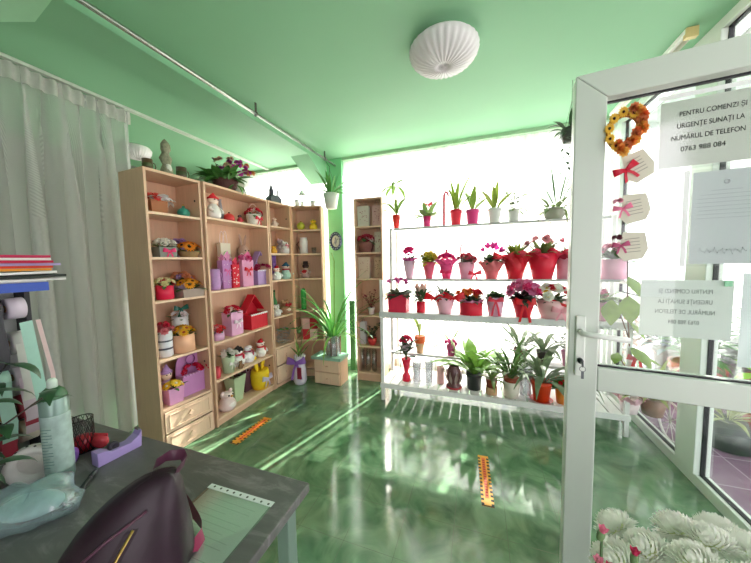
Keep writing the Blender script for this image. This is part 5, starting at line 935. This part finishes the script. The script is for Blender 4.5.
# clear plastic bag
t = thing('plastic_bag', 'crumpled clear plastic bag at the near side of the table', 'bag', (-1.155, .375, TZ), .4)
def crm(r, z, a, i): return r*(1+.13*math.sin(3*a+i)+.07*math.sin(7*a+2*i)), z*(1+.15*math.sin(4*a+i*.7))
MB().lathe([(.04, .001), (.1, .004), (.115, .03), (.1, .055), (.06, .072), (.001, .074)], 44, wob=crm, sx=1.0, sy=.75).build('plastic_film', thin('bag_film', (.86, .95, .97), .72, .1, .12, diffuse=(.62, .78, .8)), t)
MB().ball((0, 0, .026), (.075, .05, .024), 16, 8).build('contents', C('#b9d4d8', .5, .3, 40), t)
# handbag
t = thing('handbag', 'dark plum leather handbag with a gold zip standing on the table', 'handbag', (-.69, .35, TZ), math.radians(42))
PL = C('#2b1424', .45, .3, 25, bump=.12, spec=.45); rows = []
for z, x0, x1, y0, y1 in ((0, -.13, .11, -.08, .09), (.03, -.14, .115, -.09, .1), (.09, -.125, .11, -.082, .09), (.15, -.09, .105, -.068, .078), (.2, -.04, .1, -.046, .058), (.235, .01, .095, -.026, .038), (.25, .045, .085, -.012, .02)): rows.append((z*.93, x0, x1, y0, y1))
vs = []; n = 28; fs = []
for z, x0, x1, y0, y1 in rows:
    for j in range(n):
        a = 2*PI*j/n; ca, sa = math.cos(a), math.sin(a); e = .75
        vs.append(((x0+x1)/2+(x1-x0)/2*abs(ca)**e*(1 if ca > 0 else -1)+.004*math.sin(9*a+z*60), (y0+y1)/2+(y1-y0)/2*abs(sa)**e*(1 if sa > 0 else -1), z))
for i in range(len(rows)-1):
    for j in range(n): fs.append((i*n+j, i*n+(j+1) % n, (i+1)*n+(j+1) % n, (i+1)*n+j))
fs += [tuple(range(n-1, -1, -1)), tuple(range((len(rows)-1)*n, len(rows)*n))]
o = MB().add(vs, fs).build('bag_body', PL, t); s_ = o.modifiers.new('sub', 'SUBSURF'); s_.levels = s_.render_levels = 1
zp = [(.0, -.094, .02), (-.01, -.09, .075), (.005, -.078, .125), (.03, -.057, .165)]
MB().tube(zp, .0028, 6).build('gold_zip', C('#c9a45c', .3, .3, 200, metal=.8), t); MB().strip([(x-.002, y-.001, z) for x, y, z in zp], (.011, .003, 0)).build('zip_tape', C('#2a1822', .6), t)
MB().tube([(-.1, -.055, .105), (-.06, -.073, .13), (-.01, -.064, .162), (.05, -.045, .188)], .003, 6).build('seam_piping', C('#5c3648', .35), t)
MB().strip([(.045, .0, .228), (.045, .03, .236), (.065, .05, .238), (.095, .045, .236), (.105, .022, .232), (.09, .0, .222)], (.004, .002, .011)).build('carry_handle', C('#5a2f45', .35), t)
Mi = (Matrix.Translation((-.69, .35, TZ)) @ Matrix.Rotation(math.radians(42), 4, 'Z')).inverted()
sp = [(-.672, .40, .965), (-.668, .44, .92), (-.668, .466, .86), (-.672, .485, .79), (-.655, .487, .768), (-.632, .472, .768), (-.622, .445, .77), (-.635, .42, .785), (-.655, .405, .80)]
sw = [(.006, .004, 0), (.008, -.002, .002), (.009, -.003, .002), (.009, .002, .008), (.003, -.002, .016), (-.002, -.002, .017), (-.003, 0, .017), (.002, .003, .016), (.003, .004, .014)]
MB().strip([Mi @ Vector(p) for p in sp], [Mi.to_3x3() @ Vector(w) for w in sw]).build('shoulder_strap', C('#963056', .4, .1), t)
# ribbon rack
t = thing('ribbon_rack', 'black and grey rack on the table holding ribbon rolls on rods', 'rack', (-1.49, .395, TZ), PI/2)
MB().box(.13, .145, .02, .1, 0, .62).build('side_panel', C('#1d1c22', .5), t, .002); MB().box(-.145, -.13, .02, .1, 0, .62).build('side_panel', C('#1d1c22', .5), t, .002); MB().box(-.13, .13, .09, .1, 0, .62).build('back_panel', C('#b9bdb9', .6), t); MB().box(-.15, .16, -.06, .11, .62, .635).build('top_board', C('#d4d6d4', .5), t, .002); MB().box(-.15, .16, -.07, -.06, .6, .63).build('blue_edge', C('#2b4fb0', .4), t)
rz_ = (.1, .19, .30, .42, .54)
for z in rz_: MB().tube([(-.13, .03, z), (.13, .03, z)], .005, 8).build('rod', C('#17171a', .4), t)
cols = [['#e9e4da', '#c8a2c8', '#b03a4c', '#d8d2c4'], ['#6c58b0', '#9ed0c4', '#8a6a3c', '#a23a4a'], ['#8fa8dc', '#7d5fb5', '#a8cfc0', '#d9c8d4'], ['#6a6c72', '#cfd8ea', '#8d78c0', '#e4e0dc'], ['#b59f98', '#dfe4ea', '#3a3a40', '#e8dcea']]
for i, z in enumerate(rz_):
    for j, x in enumerate((-.065, -.005, .052, .107)):
        r_ = (.042, .034, .04, .037)[(i+j) % 4]; hx = cols[i][j]
        tr = thing('ribbon_roll', ('lowest', 'second', 'middle', 'fourth', 'top')[i]+' rod ribbon roll, '+{'#e9e4da': 'ivory', '#c8a2c8': 'mauve', '#b03a4c': 'wine red', '#d8d2c4': 'beige', '#6c58b0': 'violet', '#9ed0c4': 'mint', '#8a6a3c': 'bronze', '#a23a4a': 'crimson', '#8fa8dc': 'sky blue', '#7d5fb5': 'purple', '#a8cfc0': 'pale mint', '#d9c8d4': 'dusty pink', '#6a6c72': 'dark grey', '#cfd8ea': 'ice blue', '#8d78c0': 'lavender', '#e4e0dc': 'off-white', '#b59f98': 'taupe', '#dfe4ea': 'silver', '#3a3a40': 'charcoal', '#e8dcea': 'blush'}[hx]+', on the ribbon rack', 'ribbon', (-1.52, .395+x, TZ+z), PI/2, 'ribbon rolls on the rack')
        M_ = Matrix.Rotation(PI/2, 4, 'Y'); MB().lathe([(.012, -.02), (r_, -.02), (r_, .02), (.012, .02), (.012, -.02)], 22, M=M_).build('ribbon_coil', ribbon(hx), tr); MB().lathe([(.007, -.021), (.012, -.021), (.012, .021), (.007, .021), (.007, -.021)], 16, M=M_).build('cardboard_core', C('#a9856a', .8), tr)
        if (i+j) % 2 == 0 or i == 2:
            MB().strip([(0, -r_, 0), (0, -r_-.004, -.06), (.004, -r_-.012, -.14), (0, -r_-.008, -.2)][:4 if i > 1 else 2], (.017, 0, 0)).build('ribbon_tail', ribbon(hx), tr)
t = thing('ribbon_strand', 'long mint ribbon hanging down the front of the ribbon rack', 'ribbon', (-1.428, .515, TZ), PI/2); MB().strip([(-.02, 0, .5), (-.014, -.004, .4), (-.002, -.01, .2), (.008, -.012, .01)], (.015, 0, .002)).build('mint_band', ribbon('#a9d6c6'), t); MB().strip([(.012, .01, .5), (.035, .01, .3), (.035, .01, .15), (.04, .008, .01)], (.006, 0, .0)).build('pink_band', ribbon('#e0c4c4'), t)
z = TZ+.6352
for i, (hx, lb, dx, rz, w, d) in enumerate((('#e8e9e6', 'bottom white wrapping sheet of the stack on the ribbon rack', .02, .04, .36, .2), ('#3a3f3c', 'black wrapping sheet low in the stack on the ribbon rack', .03, -.1, .36, .2), ('#efefec', 'white wrapping sheet with a turned corner in the rack top stack', .0, .03, .34, .2), ('#e9a13a', 'yellow-orange wrapping sheet in the rack top stack', -.01, .02, .33, .19), ('#d8402a', 'orange-red wrapping sheet in the rack top stack', .0, -.03, .33, .19), ('#b9a8d8', 'lilac wrapping sheet in the rack top stack', .03, .06, .33, .19), ('#c92a4c', 'crimson wrapping sheet in the rack top stack', .0, -.02, .33, .2), ('#f2efec', 'white wrapping sheet second from the top of the rack stack', -.02, .02, .34, .2), ('#d0305c', 'topmost pink-red wrapping sheet of the rack stack', -.01, -.01, .33, .2))):
    t = thing('wrapping_sheets', lb, 'paper', (-1.50, .40+dx*.6, z), rz+PI/2, 'wrapping paper stack on the rack'); nx = 10; vs = []; fs = []; th = .0085
    t.name = 'wrapping_paper'
    for s_ in (0, 1):
        for y in (-d/2, d/2):
            for k in range(nx+1): x = -w/2+w*k/nx; vs.append((x, y, s_*th*.9+(.004*(k/nx)**3)*(1 if i in (1, 2) else 0)))
    m1 = nx+1
    for k in range(nx): fs += [(k, k+m1, k+m1+1, k+1), (k+2*m1, k+2*m1+1, k+3*m1+1, k+3*m1), (k, k+1, k+1+2*m1, k+2*m1), (k+m1, k+3*m1, k+3*m1+1, k+m1+1)]
    fs += [(0, 2*m1, 3*m1, m1), (nx, nx+m1, nx+3*m1, nx+2*m1)]
    MB().add(vs, fs, False).build('sheet_bundle', paper(hx), t); z += th+(.0042 if i in (1, 2) else .0004)
# foreground trailing plant
t = thing('leafy_plant', 'dark leafy plant in the near corner of the table, in front of the ribbons', 'potted plant', (-1.375, .30, TZ))
pot(t, 'pot', .11, .08, .09, '#5d5550'); b = MB(); b2 = MB(); q = random.Random(12)
for k, (a, e, l) in enumerate(((.3, 1.2, .36), (.8, .9, .3), (-.3, .9, .32), (-.9, .7, .25), (1.8, 1.2, .34), (2.8, 1.0, .3), (.1, .5, .26), (.5, 1.45, .42))):
    d = Vector((math.cos(a)*math.cos(e), math.sin(a)*math.cos(e), math.sin(e))); p0 = Vector((0, 0, .08)); p1 = p0+d*l*.6; p2 = p0+d*l+Vector((d.x, d.y, -.4))*l*.15; b.tube([p0, p1, p2], [.004, .003, .002], 6)
    for j in range(5): t_ = (j+1)/5; pp = p0.lerp(p1, t_*1.6) if t_ < .6 else p1.lerp(p2, (t_-.6)/.4); b2.leaf(pp, a+(j % 2*2-1)*.9+q.uniform(-.3, .3), q.uniform(-.3, .6), .125*q.uniform(.75, 1.1), .036, 1.1, 7, .4, .2)
b.build('stem', C('#4a3a34'), t); b2.build('foliage', C('#2f5233', .3, .3, 20, spec=.6), t)
t = thing('dotted_ribbon_roll', 'white ribbon roll with dark dots standing among the plant leaves', 'ribbon', (-1.318, .44, TZ), .9); M_ = Matrix.Rotation(PI/2, 4, 'X'); MB().lathe([(.04, -.014), (.06, -.014), (.06, .014), (.04, .014), (.04, -.014)], 28, (0, 0, 0), M=Matrix.Translation((0, 0, .06)) @ M_).build('ribbon_coil', ribbon('#eeeae6'), t); b = MB()
for i in range(18): a = 2*PI*i/18; b.ball((.0602*math.cos(a), (.005 if i % 2 else -.006), .06+.0602*math.sin(a)), .0035, 6, 4)
b.build('printed_dots', C('#4a4048'), t)
t = thing('purple_ribbon_spool', 'glossy violet ribbon spool lying on the table beside the spray can', 'ribbon', (-1.325, .505, TZ+.032), .5); MB().lathe([(.015, -.03), (.032, -.03), (.028, -.022), (.028, .022), (.032, .03), (.015, .03), (.015, -.03)], 22, M=Matrix.Rotation(PI/2, 4, 'Y')).build('spool_body', ribbon('#8a5fc0'), t)
# ------------------------------------------------ bouquets by the door
def bucket(label, loc, h, r0_, r1, hexc, name): 
    t = thing(name, label, 'bouquet', loc); MB().lathe([(r0_, 0), (r1, h), (r1+.006, h), (r1+.006, h+.01), (r1-.004, h+.01), (r0_-.004, .01), (.001, .008)], 28).build('bucket', C(hexc, .4), t); return t
t = bucket('large bunch of white chrysanthemums in front of the open door', (.5, .645, 0), .46, .1, .135, '#6f7672', 'chrysanthemum_bouquet')
q = random.Random(21); me = flower_mesh('mum', '#f3f4ec', '#dfe6b0'); bst = MB(); bl = MB(); pts = []
for k in range(400):
    if len(pts) >= 44: break
    a = q.uniform(0, 6.3); rr = .25*math.sqrt(q.random()); p = Vector((rr*math.cos(a), rr*math.sin(a)*.85,     .868-1.2*rr*rr+q.uniform(-.012, .012)))
    if all((p-o_).length > .07 for o_ in pts): pts.append(p)
for p in pts:
    s_ = q.uniform(.046, .056); tl = min(.9, Vector((p.x, p.y)).length*3.6); part('flower_head', me, t, p, (0, tl, math.atan2(p.y, p.x)), s_)
    bst.tube([(p.x*.25, p.y*.25, .4), (p.x*.7, p.y*.7, .65), tuple(p)], .0025, 5)
    bl.leaf((p.x*.75, p.y*.75, .68), q.uniform(0, 6.3), .3, .07, .03, .8, 5)
bst.build('stem', C('#4f6a3c'), t); bl.build('foliage', leafm('#47643a'), t)
t = bucket('small bunch of pink and red carnation buds beside the white chrysanthemums', (.234, .585, 0), .5, .05, .062, '#7a7f7c', 'carnation_bouquet'); bst = MB(); bl = MB()
for k, (dx, dy, z, hx) in enumerate(((-.02, .0, .842, '#e87a9c'), (.028, .0, .815, '#c8305c'), (.008, -.02, .79, '#d8506c'), (.03, -.03, .765, '#b82040'), (-.03, -.02, .8, '#e58aa4'), (.05, -.01, .8, '#e9a0b4'), (.0, .02, .755, '#d04a6c'))):
    part('flower_head', flower_mesh('bud', hx, '#6d8a5c'), t, (dx, dy, z+.095), (0, .25, k), .0155); bst.tube([(dx*.3, dy*.3, .1), (dx*.8, dy*.8, .6), (dx, dy, z+.08)], .0022, 5); bl.leaf((dx*.8, dy*.8, .68), k*1.3, 1.0, .08, .01, .4, 5)
bst.build('stem', C('#5f7f52'), t); bl.build('foliage', leafm('#6f8f62'), t)

# ----------------------------------------------------------- terrace things
def opot(label, loc, kind, w, b_, h, hx, saucer=None): return potplant(label, (loc, 0), kind, w, b_, h, hx, saucer=saucer)
t = thing('bicycle_planter', 'white wire bicycle planter on the terrace behind the glazed wall', 'planter', (1.43, 2.79, -.02)); b = MB(); Mw = Matrix.Rotation(PI/2, 3, 'Y')
WM = C('#e6e2dc', .4)
def wheel(c, r): 
    b = MB().ring(c, r, .008, 28, 6, Mw)
    for k in range(10): a = PI*k/10*2; b.tube([c, (c[0], c[1]+r*math.cos(a), c[2]+r*math.sin(a))], .0025, 5)
    b.build('wheel', WM, t)
wheel((0, 0, .158), .15); wheel((-.05, .42, .098), .09); wheel((.09, .42, .098), .09)
MB().tube([(0, 0, .14), (0, .03, .34), (0, -.02, .4)], .007, 6).tube([(-.1, -.02, .4), (.1, -.02, .4)], .007, 6).tube([(0, .03, .3), (0, .2, .22), (0, .42, .12)], .007, 6).tube([(-.09, .42, .1), (.09, .42, .1)], .006, 6).build('frame', WM, t)
b = MB()
for z in (.16, .24, .32, .38): b.ring((0, .36, z), .1+z*.1, .005, 22, 5)
for k in range(18): a = 2*PI*k/18; b.tube([(.115*math.cos(a), .36+.115*math.sin(a), .15), (.138*math.cos(a), .36+.138*math.sin(a), .39)], .003, 5)
b.build('wire_basket', WM, t); foliage(t, (0, .36, .34), 20, .25, .04, '#6d8a55', (.3, 1.3), .8, .06, 4)
t = opot('black pot of spiky variegated leaves on a red saucer, outside on the terrace', (1.80, 2.86, -.02), 'cone', .2, .3, .2, '#2f3338', '#b8483c'); foliage(t, (0, 0, .2), 16, .3, .03, '#a9b27a', (.2, 1.3), 1.0, .03, 3)
t = opot('large red terrace pot with a dense green shrub', (2.1, 3.75, -.02), 'pot', .42, .32, .36, '#b05a4c'); foliage(t, (0, 0, .34), 60, .32, .07, '#4f7f45', (.0, 1.5), .7, .12, 5, zs=.3)
t = thing('pebble_planter', 'round planter clad in grey pebbles on the terrace', 'planter', (2.95, 3.9, -.02)); MB().lathe([(.42, 0), (.5, .15), (.5, .45), (.42, .55), (.38, .55), (.001, .5)], 40).build('pebble_body', C('#8a878c', .8, .9, 28, bump=1.0), t); foliage(t, (0, 0, .5), 40, .4, .06, '#5c8a50', (.2, 1.4), .8, .2, 6)
t = thing('low_wall', 'low white curved wall edging the terrace lawn', 'wall', (2.7, 2.75, -.02)); b = MB(); b.ring((.3, -.2, .05), .55, .05, 40, 8); b.build('white_curb', C('#e2e2de', .5), t); MB().lathe([(.5, .0), (.48, .05), (.001, .07)], 36, (.3, -.2, 0)).build('grass_patch', C('#6fa858', .9, .4, 60, bump=.8), t)
t = opot('tall red square-shouldered terrace pot with big lime-green leaves, outside the glass', (2.15, 3.02, -.02), 'cyl', .28, .22, .5, '#a8483e'); foliage(t, (0, 0, .48), 9, .24, .13, '#9ad037', (.3, 1.2), .8, .04, 4, peak=.4)
for i, (x, y, s_, hx, lb) in enumerate(((2.3, 4.55, .9, '#6d7f86', 'grey-violet bush at the far end of the terrace'), (3.4, 4.4, 1.2, '#56804c', 'tall green bush at the outer corner of the terrace'), (3.75, 2.8, 1.1, '#5f8f50', 'broad green bush along the outer terrace edge'), (1.75, 4.6, .7, '#b5705c', 'reddish bush just outside the glazed corner'))):
    t = opot(lb, (x, y, -.02), 'pot', .4*s_, .3*s_, .32*s_, '#8a7a72'); foliage(t, (0, 0, .3*s_), 130, .42*s_, .09*s_, hx, (-.1, 1.5), .7, .2*s_, 7+i, zs=.55*s_); heads(t, 'carnation', ('#8f86c0', '#e9e4d8', '#e08a9c', '#e2734a')[i], 9, (0, 0, .6*s_), .35*s_, .06*s_, flat=1.2)
t = thing('terrace_canopy', 'pale sloping canopy over the terrace outside the glazed wall', 'canopy', (1.36, -1.5, 2.62))  # awning lengthened well past the terrace and near-opaque, to block the sun
MB().add([(0, 0, 0), (2.9, 0, -.28), (2.9, 9.5, -.28), (0, 9.5, 0), (0, 0, .02), (2.9, 0, -.26), (2.9, 9.5, -.26), (0, 9.5, .02)], [(3, 2, 1, 0), (4, 5, 6, 7), (0, 1, 5, 4), (1, 2, 6, 5), (2, 3, 7, 6), (3, 0, 4, 7)], False).build('canopy_sheet', C('#e4e6e8', .6, .03, trans=.15), t)
b = MB()
for y in (0, 1.6, 3.2, 4.8, 6.36, 7.9, 9.46): b.add([(0, y, -.06), (2.6, y, -.34), (2.6, y+.04, -.34), (0, y+.04, -.06), (0, y, -.005), (2.6, y, -.285), (2.6, y+.04, -.285), (0, y+.04, -.005)], [(3, 2, 1, 0), (4, 5, 6, 7), (0, 1, 5, 4), (1, 2, 6, 5), (2, 3, 7, 6), (3, 0, 4, 7)], False)
b.build('rafters', C('#a5a8ac', .5), t)
for y in (0.02, 6.36): MB().box(2.54, 2.6, y, y+.04, -2.64, -.34).build('post', C('#a5a8ac', .5), t)
t = thing('hanging_leaf_garland', 'garland of orange autumn leaves pinned above the glazed wall', 'garland', (1.2, 1.86, 2.69)); b = MB(); q = random.Random(3)
for k in range(26): b.leaf((q.uniform(-.02, .06), q.uniform(-.16, .12), q.uniform(-.05, .05)), q.uniform(0, 6.3), q.uniform(-.8, .6), .08, .045, .5, 5)
b.build('autumn_leaves', leafm('#c07a3c'), t)

# ------------------------------------------------------------------ light
W = bpy.data.worlds.new('daylight'); sc.world = W; W.use_nodes = True; bg = W.node_tree.nodes['Background']; bg.inputs[0].default_value = (1, .935, 1, 1); bg.inputs[1].default_value = WORLD = 2.6
sun = bpy.data.lights.new('sun', 'SUN'); sun.energy = 13; sun.angle = .012; sun.color = (1, .93, .88); so = bpy.data.objects.new('sun', sun); COL.objects.link(so)
sd = Vector((-.28, -.96, -.72)); so.rotation_euler = sd.to_track_quat('-Z', 'Y').to_euler()
def portal(name, loc, rot, sx, sy):
    l = bpy.data.lights.new(name, 'AREA'); l.shape = 'RECTANGLE'; l.size = sx; l.size_y = sy; l.cycles.is_portal = True
    o = bpy.data.objects.new(name, l); COL.objects.link(o); o.location = loc; o.rotation_euler = rot
portal('portal_back', (-1.0, BACK+.13, 1.45), (-PI/2, 0, 0), RIGHT+3.3, 2.6)
portal('portal_side', (RIGHT+.09, 2.3, 1.4), (0, PI/2, 0), 2.7, 2.6)
portal('portal_front', (.74, FRONT, 1.4), (PI/2, 0, 0), 1.06, 2.75)
portal('portal_door', (RIGHT+.09, .65, 1.2), (0, PI/2, 0), 2.7, .95)
vs_ = sc.view_settings; vs_.view_transform = 'Standard'; vs_.look = 'None'; vs_.gamma = 1; vs_.use_curve_mapping = False; vs_.exposure = .82
sc.cycles.max_bounces = 10; sc.cycles.diffuse_bounces = 5; sc.cycles.transparent_max_bounces = 24; sc.cycles.sample_clamp_indirect = 6
